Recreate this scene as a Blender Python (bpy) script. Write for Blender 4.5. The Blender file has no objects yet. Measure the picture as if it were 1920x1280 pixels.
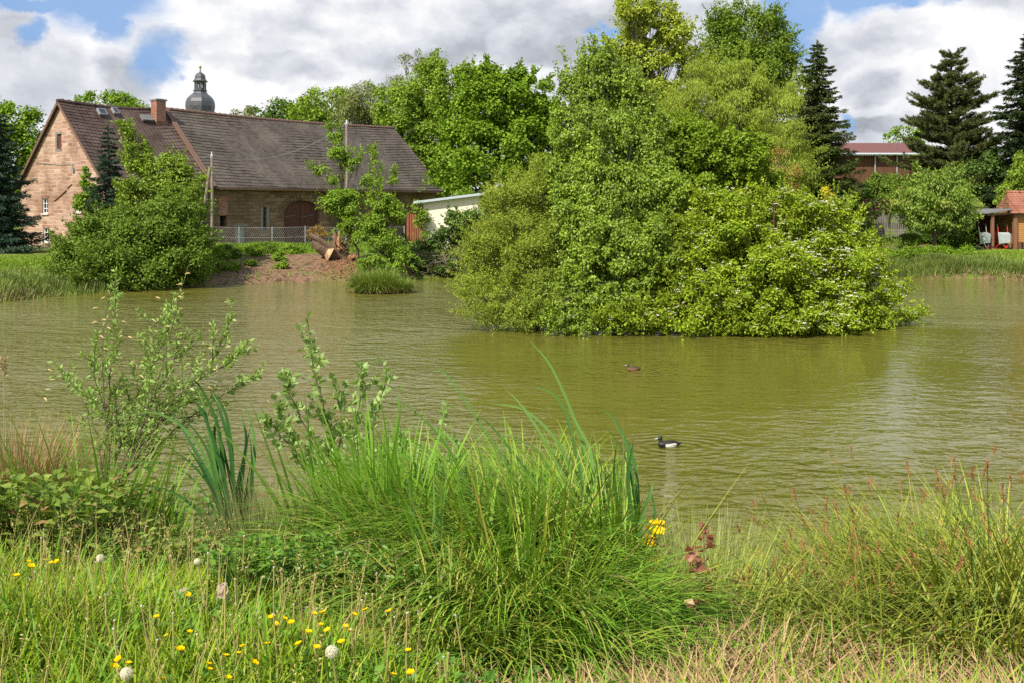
import bpy, math, random
import numpy as np
from mathutils import Vector, Matrix
PI = math.pi
F, HZ, EYE = 1900.0, 385.0, 3.6      # focal length in photo pixels, horizon row, eye height over the water
GZ = 1.1                              # plateau around the pond
C = bpy.context.scene.collection
R = np.random.default_rng(7)

def at(px, py, Y):
    return np.array([(px-960)/F*Y, Y, EYE-(py-HZ)/F*Y])
def nrm(a):
    return a/np.maximum(np.linalg.norm(a, axis=-1, keepdims=True), 1e-9)

# ------------------------------------------------------------------ mesh accumulator
class MB:
    def __init__(s):
        s.v = []; s.q = []; s.t = []; s.rq = []; s.rt = []; s.n = 0; s.ng = []
    def add(s, v, q=None, t=None, rnd=None):
        v = np.asarray(v, float).reshape(-1, 3)
        if q is not None and len(q):
            q = np.asarray(q, int).reshape(-1, 4); s.q.append(q+s.n)
            s.rq.append(np.broadcast_to(np.asarray(R.random() if rnd is None else rnd, float), (len(q),)).copy())
        if t is not None and len(t):
            t = np.asarray(t, int).reshape(-1, 3); s.t.append(t+s.n)
            s.rt.append(np.broadcast_to(np.asarray(R.random() if rnd is None else rnd, float), (len(t),)).copy())
        s.v.append(v); s.n += len(v)
        return s
    def ngon(s, v):
        s.v.append(np.asarray(v, float)); s.ng.append(list(range(s.n, s.n+len(v)))); s.n += len(v); return s
    def box(s, a, b, M=None):
        a, b = np.minimum(a, b), np.maximum(a, b)
        v = np.array([[(a, b)[i][0], (a, b)[j][1], (a, b)[k][2]] for i in (0, 1) for j in (0, 1) for k in (0, 1)], float)
        if M is not None: v = v @ np.array(M.to_3x3()).T + np.array(M.translation)
        return s.add(v, [[0,1,3,2],[4,6,7,5],[0,4,5,1],[2,3,7,6],[0,2,6,4],[1,5,7,3]])
    def bar(s, p, q, w, h=None):
        "box beam between two points"
        p = Vector(p); q = Vector(q); d = q-p; h = h or w
        z = d.normalized(); up = Vector((0,0,1)) if abs(z.z) < .95 else Vector((0,1,0))
        x = up.cross(z).normalized(); y = z.cross(x)
        M = Matrix((x, y, z)).transposed().to_4x4(); M.translation = p
        return s.box((-w/2, -h/2, 0), (w/2, h/2, d.length), M)
    def tube(s, pts, rad, sides=6, cap=True, rnd=None, wob=0):
        P = np.asarray(pts, float); n = len(P)
        r = np.broadcast_to(np.asarray(rad, float), (n,))
        T = nrm(np.gradient(P, axis=0)); ref = np.array([0.31, 0.77, 0.2]) if abs(T[0][2]) > .6 else np.array([0, 0, 1.])
        U = nrm(np.cross(T, ref)); V = np.cross(T, U)
        a = np.arange(sides)*2*PI/sides
        ring = (np.cos(a)[None, :, None]*U[:, None]+np.sin(a)[None, :, None]*V[:, None])
        rr = r[:, None]*(1+wob*R.uniform(-1, 1, (n, sides)))
        v = P[:, None]+ring*rr[:, :, None]
        i = np.arange(n-1)[:, None]*sides; j = np.arange(sides)[None]; k = (j+1) % sides
        q = np.stack([i+j, i+k, i+sides+k, i+sides+j], -1).reshape(-1, 4)
        s.add(v.reshape(-1, 3), q, rnd=rnd)
        if cap:
            s.ngon(v[-1]); s.ngon(v[0][::-1])
        return s
    def lathe(s, prof, sides=16, c=(0,0,0), ph=0):
        prof = np.asarray(prof, float); n = len(prof); a = np.arange(sides)*2*PI/sides+ph
        v = np.stack([prof[:, 0][:, None]*np.cos(a), prof[:, 0][:, None]*np.sin(a), np.broadcast_to(prof[:, 1][:, None], (n, sides))], -1)+np.array(c)
        i = np.arange(n-1)[:, None]*sides; j = np.arange(sides)[None]; k = (j+1) % sides
        return s.add(v.reshape(-1, 3), np.stack([i+j, i+k, i+sides+k, i+sides+j], -1).reshape(-1, 4))
    def ell(s, c, r, nu=10, nv=7):
        a = np.linspace(-PI/2, PI/2, nv); prof = np.stack([np.cos(a), np.sin(a)], -1)
        m = MB().lathe(prof, nu); v = np.concatenate(m.v)*np.array(r)+np.array(c)
        return s.add(v, m.q[0])
    def prism(s, poly, f0, f1):
        "poly 2d list; f0,f1 map (a,b)->3d for the two ends"
        A = [f0(*p) for p in poly]; B = [f1(*p) for p in poly]; n = len(poly)
        s.ngon(A[::-1]); s.ngon(B)
        s.add(A+B, [[i, (i+1) % n, n+(i+1) % n, n+i] for i in range(n)]); return s
    def leaves(s, P, T, N, L, W, fold=.15, rnd=None, mid=.45):
        n = len(P); T = nrm(T); B = nrm(np.cross(N, T)); N = np.cross(T, B)
        L = np.broadcast_to(np.asarray(L, float), (n,))[:, None]; W = np.broadcast_to(np.asarray(W, float), (n,))[:, None]
        m = P+T*L*mid+N*W*fold
        v = np.stack([P, m+B*W/2, P+T*L, m-B*W/2], 1).reshape(-1, 3)
        q = np.arange(4*n).reshape(n, 4)
        return s.add(v, q, rnd=R.random(n) if rnd is None else rnd)
    def blades(s, P, az, lean, curve, L, W, seg=5, pw=1.3, twist=.6, rnd=None, tip=.9):
        n = len(P); f = lambda a: np.broadcast_to(np.asarray(a, float), (n,))
        az, lean, curve, L, W = map(f, (az, lean, curve, L, W))
        t = (np.arange(seg)+.5)/seg
        ang = lean[:, None]+curve[:, None]*t[None]**pw
        ds = L[:, None]/seg
        h = np.concatenate([np.zeros((n, 1)), np.cumsum(np.sin(ang)*ds, 1)], 1)
        z = np.concatenate([np.zeros((n, 1)), np.cumsum(np.cos(ang)*ds, 1)], 1)
        D = np.stack([np.cos(az), np.sin(az)], -1)
        c = np.stack([P[:, 0:1]+h*D[:, 0:1], P[:, 1:2]+h*D[:, 1:2], P[:, 2:3]+z], -1)
        tw = az+PI/2+R.uniform(-twist, twist, n)
        B = np.stack([np.cos(tw), np.sin(tw), np.zeros(n)], -1)
        u = np.linspace(0, 1, seg+1); w = np.clip(np.minimum(.55+2*u, 1)*(1-u**2.2*tip), .06, 1)
        off = B[:, None]*(W[:, None]*w[None]/2)[:, :, None]
        v = np.stack([c-off, c+off], 2).reshape(-1, 3)
        b = (np.arange(n)*2*(seg+1))[:, None]+(np.arange(seg)*2)[None]
        q = np.stack([b, b+1, b+3, b+2], -1).reshape(-1, 4)
        rr = R.random(n) if rnd is None else np.broadcast_to(rnd, (n,))
        s.add(v, q, rnd=np.repeat(rr, seg)); return c
    def build(s, name, mat, parent=None, smooth=False, local=False):
        me = bpy.data.meshes.new(name)
        v = np.concatenate(s.v)
        if parent is not None and not local: v = v-np.array(parent.location)
        me.vertices.add(len(v)); me.vertices.foreach_set('co', v.astype(np.float32).ravel())
        Q = np.concatenate(s.q) if s.q else np.zeros((0, 4), int); T = np.concatenate(s.t) if s.t else np.zeros((0, 3), int)
        loops = np.concatenate([Q.ravel(), T.ravel()]+[np.array(g) for g in s.ng]).astype(np.int32)
        tot = np.concatenate([np.full(len(Q), 4), np.full(len(T), 3), np.array([len(g) for g in s.ng], int)]).astype(np.int32)
        me.loops.add(len(loops)); me.loops.foreach_set('vertex_index', loops)
        me.polygons.add(len(tot))
        me.polygons.foreach_set('loop_start', (np.cumsum(tot)-tot).astype(np.int32))
        me.polygons.foreach_set('loop_total', tot)
        me.polygons.foreach_set('use_smooth', np.full(len(tot), bool(smooth)))
        rnd = np.concatenate(s.rq+s.rt+[np.full(len(s.ng), .5)]).astype(np.float32)
        me.update(calc_edges=True)
        at_ = me.attributes.new('rnd', 'FLOAT', 'FACE'); at_.data.foreach_set('value', rnd)
        me.materials.append(mat)
        o = bpy.data.objects.new(name, me); C.objects.link(o)
        if parent is not None: o.parent = parent
        return o

def tag(o, label=None, cat=None, group=None, kind=None):
    if label: o['label'] = label
    if cat: o['category'] = cat
    if group: o['group'] = group
    if kind: o['kind'] = kind
    return o
def thing(name, loc, label, cat, group=None, rz=0):
    o = bpy.data.objects.new(name, None); C.objects.link(o); o.empty_display_size = .2
    o.location = Vector(loc); o.rotation_euler = (0, 0, rz)
    return tag(o, label, cat, group)
def dup(root, loc, rz=0, label=None, scale=1):
    r = root.copy(); C.objects.link(r); r.location = Vector(loc); r.rotation_euler = (0, 0, rz); r.scale = (scale,)*3
    if label: r['label'] = label
    for ch in list(root.children):
        c = ch.copy(); C.objects.link(c); c.parent = r
        for g in ch.children:
            d = g.copy(); C.objects.link(d); d.parent = c
    return r

# ------------------------------------------------------------------ materials
class NT:
    def __init__(s, name, world=False):
        s.m = bpy.data.materials.new(name) if not world else name
        s.m.use_nodes = True; s.t = s.m.node_tree; s.t.nodes.clear()
    def n(s, typ, **kw):
        x = s.t.nodes.new(typ)
        for k, v in kw.items():
            if k.startswith('i_'):
                key = k[2:]; key = int(key) if key.isdigit() else key.replace('_', ' ')
                s.set(x.inputs[key], v)
            else: setattr(x, k, v)
        return x
    def set(s, sock, v):
        if isinstance(v, bpy.types.NodeSocket): s.t.links.new(v, sock)
        elif isinstance(v, bpy.types.Node): s.t.links.new(v.outputs[0], sock)
        else:
            if isinstance(v, (tuple, list)) and len(v) == 3 and len(sock.default_value) == 4: v = (*v, 1)
            sock.default_value = v
    def mix(s, a, b, f, mode='MIX'):
        x = s.n('ShaderNodeMix', data_type='RGBA', blend_type=mode)
        s.set(x.inputs[0], f); s.set(x.inputs[6], a); s.set(x.inputs[7], b); return x.outputs[2]
    def math(s, op, a, b=0.5, c=None, clamp=False):
        x = s.n('ShaderNodeMath', operation=op); x.use_clamp = clamp; s.set(x.inputs[0], a); s.set(x.inputs[1], b)
        if c is not None: s.set(x.inputs[2], c)
        return x.outputs[0]
    def ramp(s, f, stops):
        x = s.n('ShaderNodeValToRGB'); s.set(x.inputs[0], f); e = x.color_ramp.elements
        while len(e) < len(stops): e.new(.5)
        for i, (p, c) in enumerate(stops):
            e[i].position = p; e[i].color = (*c, 1) if isinstance(c, (tuple, list)) else (c, c, c, 1)
        return x.outputs[0]
    def noise(s, vec, scale, detail=4, rough=.55, dist=0):
        x = s.n('ShaderNodeTexNoise', i_Scale=scale, i_Detail=detail, i_Roughness=rough, i_Distortion=dist)
        if vec is not None: s.set(x.inputs['Vector'], vec)
        return x.outputs[0]
    def mapping(s, vec, scale=(1,1,1), loc=(0,0,0), rot=(0,0,0)):
        return s.n('ShaderNodeMapping', i_Vector=vec, i_Scale=scale, i_Location=loc, i_Rotation=rot).outputs[0]
    def coord(s, which='Object'): return s.n('ShaderNodeTexCoord').outputs[which]
    def out(s, sh, disp=None):
        o = s.n('ShaderNodeOutputMaterial'); s.set(o.inputs[0], sh); return s.m
    def bump(s, h, strength=.5, dist=.02):
        return s.n('ShaderNodeBump', i_Strength=strength, i_Distance=dist, i_Height=h).outputs[0]
    def pbr(s, col, rough=.8, normal=None, metal=0, spec=.3):
        p = s.n('ShaderNodeBsdfPrincipled', i_Base_Color=col, i_Roughness=rough, i_Metallic=metal)
        p.inputs['Specular IOR Level'].default_value = spec
        if normal is not None: s.set(p.inputs['Normal'], normal)
        return p

def simple(name, col, rough=.7, var=.15, scale=8, metal=0, bump=0, spec=.3, stretch=(1,1,1)):
    t = NT(name); v = t.mapping(t.coord(), stretch); f = t.noise(v, scale, 5)
    c = t.mix([x*(1-var) for x in col], [min(1, x*(1+var)) for x in col], t.ramp(f, [(.3, 0.), (.7, 1.)]))
    return t.out(t.pbr(c, rough, t.bump(f, bump, .02) if bump else None, metal, spec))

def foliage(name, a, b, trans=.32, gloss=.06, patch=None, c=None, rough=.45):
    "per-leaf hue spread a..b (c = rare third colour), thin-leaf translucency"
    t = NT(name); f = t.n('ShaderNodeAttribute', attribute_name='rnd').outputs['Fac']
    st = [(0, a), (.85 if c else 1, b)]+([(1, c)] if c else [])
    col = t.ramp(f, st)
    if patch:
        g = t.ramp(t.noise(t.coord(), patch, 3), [(.38, .82), (.62, 1.15)])
        col = t.mix(col, g, 1., 'MULTIPLY')
    d = t.n('ShaderNodeBsdfDiffuse', i_Color=col)
    tc = t.mix(col, (1.15, 1.05, .45), 1., 'MULTIPLY')
    tr = t.n('ShaderNodeBsdfTranslucent', i_Color=tc)
    m = t.n('ShaderNodeMixShader', i_0=trans, i_1=d, i_2=tr)
    if gloss:
        gloss *= .35; g = t.n('ShaderNodeBsdfGlossy', i_Roughness=rough, i_Color=(.9, 1, .75))
        m = t.n('ShaderNodeMixShader', i_0=gloss, i_1=m, i_2=g)
    return t.out(m)

def bark(name, a=(.12,.09,.065), b=(.05,.04,.03)):
    t = NT(name); v = t.mapping(t.coord(), (6, 6, 1.6)); f = t.noise(v, 3, 6, .65)
    return t.out(t.pbr(t.mix(b, a, t.ramp(f, [(.35, 0.), (.65, 1.)])), .9, t.bump(f, .8, .05)))

M = {}
M['bark'] = bark('bark'); M['bark_grey'] = bark('bark_grey', (.22,.2,.17), (.1,.09,.075))
M['bark_birch'] = bark('bark_birch', (.6,.58,.54), (.2,.18,.16)); M['twig'] = bark('twig', (.16,.11,.07), (.08,.055,.04))
M['twig_red'] = bark('twig_red', (.16,.06,.04), (.09,.04,.03))
M['deadtwig'] = bark('deadtwig', (.3,.23,.17), (.15,.11,.08))
FO = {
 'maple':   ((.12,.22,.012), (.24,.38,.03)),
 'lime':    ((.16,.26,.025), (.27,.38,.045)),
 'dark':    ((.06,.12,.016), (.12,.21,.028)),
 'mid':     ((.10,.17,.018), (.18,.27,.034)),
 'birch':   ((.128,.21,.016), (.275,.385,.034)),
 'willow':  ((.2,.27,.028), (.34,.42,.06)),
 'alder':   ((.13,.22,.014), (.26,.37,.03)),
 'farash':  ((.12,.2,.02), (.2,.3,.035)),
 'grey':    ((.16,.19,.06), (.25,.28,.095)),
 'dogwood': ((.13,.22,.012), (.33,.43,.03)),
 'ash':     ((.13,.23,.018), (.25,.38,.04)),
 'ash_yellow': ((.27,.35,.035), (.42,.48,.065)),
 'cherry':  ((.12,.2,.02), (.23,.34,.04)),
 'spruce':  ((.022,.042,.015), (.05,.08,.025)),
 'spruce_blue': ((.03,.06,.04), (.055,.1,.06)),
 'spruce_green': ((.045,.07,.016), (.1,.14,.03)),
 'pine':    ((.07,.09,.03), (.15,.17,.055)),
 'purple':  ((.06,.015,.018), (.11,.03,.03)),
 'yellow':  ((.5,.42,.02), (.62,.55,.06)),
 'orange':  ((.28,.19,.05), (.38,.25,.07)),
 'ivy':     ((.055,.11,.016), (.13,.22,.03)),
 'reed':    ((.12,.18,.035), (.24,.30,.08)),
}
for k, (a, b) in FO.items():
    c = None
    if k == 'dogwood': c = (.3,.3,.05)
    if k == 'cherry': c = (.3,.17,.05)
    if k == 'birch': c = (.24,.34,.09)
    M[k] = foliage('leaf_'+k, a, b, patch=.8 if k not in ('purple', 'yellow') else None, c=c,
                   gloss=.09 if k in ('birch', 'ivy', 'cherry') else .04, trans=.12 if 'spruce' in k or k == 'pine' else .25)
# ------------------------------------------------------------------ camera, light, sky
cam = bpy.data.cameras.new('camera'); co = bpy.data.objects.new('camera', cam); C.objects.link(co)
cam.sensor_width = 36; cam.lens = 36*F/1920; cam.shift_y = -(640-HZ)/1920; cam.clip_end = 3000; cam.clip_start = .05
co.location = (0, 0, EYE); co.rotation_euler = (PI/2, 0, 0)
sc = bpy.context.scene; sc.camera = co
sc.view_settings.view_transform = 'Standard'; sc.view_settings.look = 'None'; sc.view_settings.exposure = .5; sc.view_settings.gamma = 1
sc.cycles.max_bounces = 6; sc.cycles.diffuse_bounces = 3; sc.cycles.glossy_bounces = 3; sc.cycles.transmission_bounces = 4
sc.cycles.transparent_max_bounces = 4; sc.cycles.use_denoising = False
SUN_AZ, SUN_EL = math.atan2(-.8, -.62), math.radians(47)
sd_ = Vector((math.cos(SUN_AZ)*math.cos(SUN_EL), math.sin(SUN_AZ)*math.cos(SUN_EL), math.sin(SUN_EL)))
sl = bpy.data.lights.new('sun', 'SUN'); sl.energy = 5.0; sl.angle = math.radians(.55); sl.color = (1, .93, .78)
so = bpy.data.objects.new('sun', sl); C.objects.link(so); so.rotation_euler = sd_.to_track_quat('Z', 'Y').to_euler(); so.location = (0, 0, 60)
W = bpy.data.worlds.new('World'); sc.world = W
w = NT(W, True)
sky = w.n('ShaderNodeTexSky', sky_type='NISHITA', sun_disc=False, sun_elevation=SUN_EL, sun_rotation=PI/2-SUN_AZ, air_density=1.1, dust_density=1.2, ozone_density=2.5)
dv = w.coord('Generated')
v2 = w.mapping(dv, (1, 1, 1.55))
def sdir(px, py):
    d = np.array([(px-960)/F, 1, (HZ-py)/F*1.55]); d[:2] /= 1; l = math.sqrt(d[0]**2+1+((HZ-py)/F)**2); return tuple(d/l)
warp = w.n('ShaderNodeTexNoise', i_Vector=v2, i_Scale=9, i_Detail=8, i_Roughness=.62)
wv = w.n('ShaderNodeVectorMath', operation='MULTIPLY_ADD'); w.set(wv.inputs[0], warp.outputs['Color']); wv.inputs[1].default_value = (.09,)*3
w.set(wv.inputs[2], v2)
sub = w.n('ShaderNodeVectorMath', operation='SUBTRACT'); w.set(sub.inputs[0], wv.outputs[0]); sub.inputs[1].default_value = (.045,)*3
vw = sub.outputs[0]
def blob(px, py, rx, ry=None):
    "soft region of the sky round a direction, 1 at its middle"
    rx = rx/F; ry = (ry/F if ry else rx)*1.55
    c = sdir(px, py)
    s1 = w.n('ShaderNodeVectorMath', operation='SUBTRACT'); w.set(s1.inputs[0], vw); s1.inputs[1].default_value = c
    s2 = w.n('ShaderNodeVectorMath', operation='MULTIPLY'); w.set(s2.inputs[0], s1.outputs[0]); s2.inputs[1].default_value = (1/rx, 1/rx, 1/ry)
    s3 = w.n('ShaderNodeVectorMath', operation='LENGTH'); w.set(s3.inputs[0], s2.outputs[0])
    mr = w.n('ShaderNodeMapRange', interpolation_type='SMOOTHSTEP'); w.set(mr.inputs[0], s3.outputs['Value'])
    mr.inputs[1].default_value = 1.25; mr.inputs[2].default_value = .55; return mr.outputs[0]
def mx(lst):
    a = lst[0]
    for b in lst[1:]: a = w.math('MAXIMUM', a, b)
    return a
hole = mx([blob(185, 10, 105, 42), blob(225, 45, 40, 30), blob(296, 118, 44, 62), blob(322, 150, 26, 14), blob(1512, 40, 46, 80), blob(1620, 3, 110, 32), blob(1700, 20, 40, 16), blob(1150, 75, 36, 18), blob(60, 60, 26, 40), blob(1790, 4, 45, 20),
           blob(1480, 6, 60, 30), blob(60, 5, 90, 14), blob(1590, 235, 14, 30), blob(1120, 60, 24, 14)])
upn = w.noise(v2, 2.2, 6, .6)
zc = w.n('ShaderNodeSeparateXYZ', i_0=dv).outputs[2]
high = w.math('MULTIPLY', w.ramp(zc, [(.45, 0.), (.6, 1.)]), w.ramp(upn, [(.38, 0.), (.5, 1.)]))
hole = w.math('MAXIMUM', hole, high)
# cloud tone: big grey bases, white heaps
grey = mx([blob(640, 60, 330, 62), blob(860, 40, 380, 75), blob(990, 75, 200, 50), blob(500, 125, 150, 34), blob(1330, 120, 200, 60), blob(20, 140, 110, 75), blob(1640, 165, 55, 38), blob(1640, 240, 90, 18), blob(250, 150, 60, 60), blob(1480, 100, 30, 80)])
n1 = w.noise(w.mapping(vw, (1, 1, 1)), 5.5, 7, .5)
n2 = w.noise(w.mapping(vw, (1, 1, 1), (.014, 0, -.035)), 5.5, 7, .5)
emb = w.math('MULTIPLY', w.math('SUBTRACT', n1, n2), 2.7)
lit = w.math('ADD', w.math('MULTIPLY', n1, .9), .41)
lit = w.math('ADD', lit, emb); lit = w.math('ADD', lit, w.math('MULTIPLY', w.ramp(zc, [(.21, 0.), (.34, 1.)]), .3))
lit = w.math('SUBTRACT', lit, w.math('MULTIPLY', grey, .34), clamp=True)
far = w.ramp(zc, [(0., .55), (.1, 1.)])
ccol = w.ramp(lit, [(0., (2.9, 3.1, 3.5)), (.3, (4.3, 4.5, 4.95)), (.6, (6.3, 6.5, 7.0)), (.88, (8.5, 8.5, 8.6))])
skyb = w.mix((0, 0, 0), sky.outputs[0], 1.)
blue = w.mix(sky.outputs[0], (1.9, 3.7, 7.2), .75)
col = w.mix(ccol, blue, w.math('MULTIPLY', hole, .9))
bg = w.n('ShaderNodeBackground', i_Color=col, i_Strength=.084)
w.t.links.new(bg.outputs[0], w.n('ShaderNodeOutputWorld').inputs[0])

# ------------------------------------------------------------------ terrain
POND = np.array([(-9,8.6),(-5,8.9),(-3.2,8.3),(-1.6,8.0),(-.3,8.3),(1.0,8.1),(1.55,7.0),(2.1,8.0),(3.2,8.4),(5,8.6),(9,9),(22,10),(32,18),(38,34),(33,46),(24.7,48.9),(19.2,50.7),(9,51.2),
  (0,50.6),(-3,50.4),(-4.7,50.0),(-7,47.9),(-10.9,47.3),(-13.4,45.2),(-16,42.6),(-18.1,40),(-18.9,37.6),(-24,32),(-26,20),(-20,11)], float)
def sdist(x, y):
    "distance to the shoreline, positive on land"
    P = np.stack([x, y], -1).reshape(-1, 2); best = np.full(len(P), 1e9); ins = np.zeros(len(P), bool)
    for a, b in zip(POND, np.roll(POND, -1, 0)):
        ab = b-a; t = np.clip(((P-a)@ab)/(ab@ab), 0, 1); best = np.minimum(best, np.linalg.norm(P-a-t[:, None]*ab, axis=1))
        c = (a[1] > P[:, 1]) != (b[1] > P[:, 1])
        xi = a[0]+(P[:, 1]-a[1])/(b[1]-a[1]+1e-12)*(b[0]-a[0]); ins ^= c & (P[:, 0] < xi)
    return (np.where(ins, -best, best)).reshape(np.shape(x))
def wob(x, y, s=1.):
    return (np.sin(x*1.3*s+y*.7*s)+np.sin(x*2.9*s-y*2.1*s+1)*.5+np.sin(x*.6*s+y*3.7*s+2)*.5+np.sin(x*7.1*s+y*5.3*s)*.25)/2.2
def gz(x, y):
    x = np.asarray(x, float); y = np.asarray(y, float); d = sdist(x, y)+wob(x, y, 1.1)*.12
    near = np.interp(d, [-30, -3, -.6, 0, .25, .8, 1.5, 2.7, 4.3, 40], [-1.5, -1.2, -.4, 0, .25, .75, 1.15, 1.6, 2.0, 2.0])+wob(x, y, 2)*.035*np.clip(d, 0, 1)
    far = np.interp(d, [-30, -3, -.6, 0, .3, 1.2, 4.2, 12, 400], [-1.5, -1.2, -.35, 0, .22, .42, 1.08, GZ, GZ])+wob(x, y, .8)*.05*np.clip(d, 0, 1)
    hill = 5.0*np.clip((y-57)/42, 0, 1)**1.1*np.clip((x-8)/12, 0, 1)+1.2*np.clip((y-100)/100, 0, 1)
    far = far+hill*(d > 0)
    t = np.clip((y-11)/14, 0, 1)
    z = near*(1-t)+far*t
    e = ((x-6.1)/5.0)**2+((y-31.9)/2.6)**2
    isl = .3*np.clip(1.25-e, 0, 1)**.7-.02
    z = np.where(e < 1.25, np.maximum(z, isl), z)
    return z
def pt(x, y, dz=0.): return np.array([x, y, float(gz(x, y))+dz])
def axis_pts(*segs):
    out = []
    for a, b, s in segs: out += list(np.arange(a, b, s))
    return np.array(out+[segs[-1][1]])
xs = axis_pts((-900, -100, 80), (-100, -45, 6), (-45, -6, .6), (-6, 6, .14), (6, 45, .6), (45, 100, 6), (100, 900, 80))
ys = axis_pts((-300, -30, 45), (-30, 1, 2), (1, 11, .14), (11, 36, .7), (36, 62, .45), (62, 110, 2.5), (110, 200, 10), (200, 1400, 120))
X, Y = np.meshgrid(xs, ys); Z = gz(X, Y)
nx, ny = len(xs), len(ys)
g = MB(); i = (np.arange(ny-1)[:, None]*nx+np.arange(nx-1)[None]); q = np.stack([i, i+1, i+nx+1, i+nx], -1).reshape(-1, 4)
g.add(np.stack([X, Y, Z], -1).reshape(-1, 3), q, rnd=.5)
t = NT('ground'); P = t.coord()
a = t.n('ShaderNodeAttribute', attribute_name='zone'); sp = t.n('ShaderNodeSeparateColor', i_0=a.outputs['Color'])
na = t.noise(P, .35, 5); nb = t.noise(P, 3.5, 6, .65); nc = t.noise(P, 22, 5, .7)
gr = t.mix((.10,.155,.02), (.2,.27,.04), t.ramp(nb, [(.3, 0.), (.7, 1.)]))
gr = t.mix(gr, (.26,.28,.07), t.math('MULTIPLY', t.ramp(na, [(.45, 0.), (.65, 1.)]), .5))
gr = t.mix(gr, (.05,.09,.015), t.math('MULTIPLY', t.ramp(nc, [(.5, 0.), (.62, 1.)]), .55))
di = t.mix((.17,.095,.06), (.38,.235,.155), t.ramp(nc, [(.38, 0.), (.62, 1.)]))
di = t.mix(di, (.09,.06,.038), t.ramp(nb, [(.5, 0.), (.62, 1.)])); di = t.mix(di, (.16,.17,.05), t.math('MULTIPLY', t.ramp(na, [(.5, 0.), (.6, 1.)]), .5))
so_ = t.mix((.06,.045,.025), (.13,.1,.055), nc)  # earth brown, kept dark to paint shade into the gaps between plants
f1 = t.math('MULTIPLY', sp.outputs[0], 1.0); f1 = t.ramp(t.math('ADD', f1, t.math('MULTIPLY', t.math('SUBTRACT', nb, .5), .9)), [(.38, 0.), (.52, 1.)])
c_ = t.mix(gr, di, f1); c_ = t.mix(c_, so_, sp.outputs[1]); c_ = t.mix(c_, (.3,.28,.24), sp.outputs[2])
mg = t.out(t.pbr(c_, .95, t.bump(t.math('ADD', nb, t.math('MULTIPLY', nc, .8)), .9, .12), spec=.1))
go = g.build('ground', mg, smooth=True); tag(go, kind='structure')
D = sdist(X, Y)
def sm(a, lo, hi): return np.clip((a-lo)/(hi-lo), 0, 1)
dirt = sm(X, -16, -13.5)*sm(-X, 4.2, 5.5)*sm(-Y, -53, -51)*(Y > 40)*(D > -.5)
dirt = np.maximum(dirt, np.where((Y > 36) & (D < .3) & (X > 16), .6, 0))
dirt = np.maximum(dirt, sm(X, 18, 20)*sm(-X, -26, -24)*sm(Y, 55.5, 57)*sm(-Y, -63, -60)*.52)
soil_gap_shade = np.where(Y < 14, 1., 0)+(((X-6.1)/7)**2+((Y-31.6)/4.2)**2 < 1)  # bare earth under plants, its dark colour standing in for shade in gaps
path = sm(X, -30, -26)*sm(-X, 8, 10)*(np.abs(Y-56.8+.06*(X+14)) < .55)*1.
col = np.stack([dirt, np.clip(soil_gap_shade, 0, 1), np.clip(path, 0, 1), np.ones_like(X)], -1).astype(np.float32)
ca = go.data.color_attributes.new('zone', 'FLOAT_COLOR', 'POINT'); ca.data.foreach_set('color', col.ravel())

# ------------------------------------------------------------------ water
t = NT('pond_water'); P = t.coord()
v1 = t.mapping(P, (2.0, 3.4, 1), rot=(0, 0, .3)); a1 = t.noise(v1, 1.0, 2, .5, .5)
v2_ = t.mapping(P, (5, 8, 1), rot=(0, 0, -.35)); a2 = t.noise(v2_, 1.0, 2, .55, .4)
v3 = t.mapping(P, (.8, 1.2, 1), rot=(0, 0, .5)); a3 = t.noise(v3, 1.0, 2, .5)
calm = t.ramp(t.noise(t.mapping(P, (.1, .22, 1)), 1, 3, .6, .5), [(.36, .5), (.6, 1.)])
dist_i = t.n('ShaderNodeVectorMath', operation='DISTANCE'); t.set(dist_i.inputs[0], t.mapping(P, (1, 1.25, 1))); dist_i.inputs[1].default_value = (7.5, 28.5, 0)
lee = t.ramp(t.math('DIVIDE', dist_i.outputs['Value'], 30.), [(.0, .07), (.33, .22), (.66, .95)])
h = t.math('ADD', t.math('MULTIPLY', a1, .9), t.math('ADD', t.math('MULTIPLY', a2, .35), t.math('MULTIPLY', a3, .55)))
h = t.math('MULTIPLY', h, t.math('MULTIPLY', calm, lee))
for dx_, dy_, am in ((2.33, 15.13, .035), (2.64, 22.13, .03)):   # rings spreading from the two ducks
    dd = t.n('ShaderNodeVectorMath', operation='DISTANCE'); t.set(dd.inputs[0], t.mapping(P, (.75, 1, 1))); dd.inputs[1].default_value = ((dx_+.12)*.75, dy_, 0); dv_ = dd.outputs['Value']
    h = t.math('ADD', h, t.math('MULTIPLY', t.math('SINE', t.math('MULTIPLY', dv_, 34.)), t.math('MULTIPLY', t.ramp(t.math('DIVIDE', dv_, 1.3), [(.1, 1.), (1., 0.)]), am)))
bp = t.bump(h, 1., .27)
wc = t.mix((.108,.104,.017), (.132,.126,.022), t.noise(P, .25, 3))
pw = t.n('ShaderNodeBsdfPrincipled', i_Base_Color=wc, i_Roughness=.04, i_IOR=1.33, i_Normal=bp)
pw.inputs['Specular IOR Level'].default_value = .5
g = MB(); wx = np.linspace(-40, 50, 10); wy = np.linspace(5, 60, 8); A, B = np.meshgrid(wx, wy)
i = (np.arange(7)[:, None]*10+np.arange(9)[None]); g.add(np.stack([A, B, A*0], -1).reshape(-1, 3), np.stack([i, i+1, i+11, i+10], -1).reshape(-1, 4))
tag(g.build('water', t.out(pw)), kind='structure')
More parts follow.
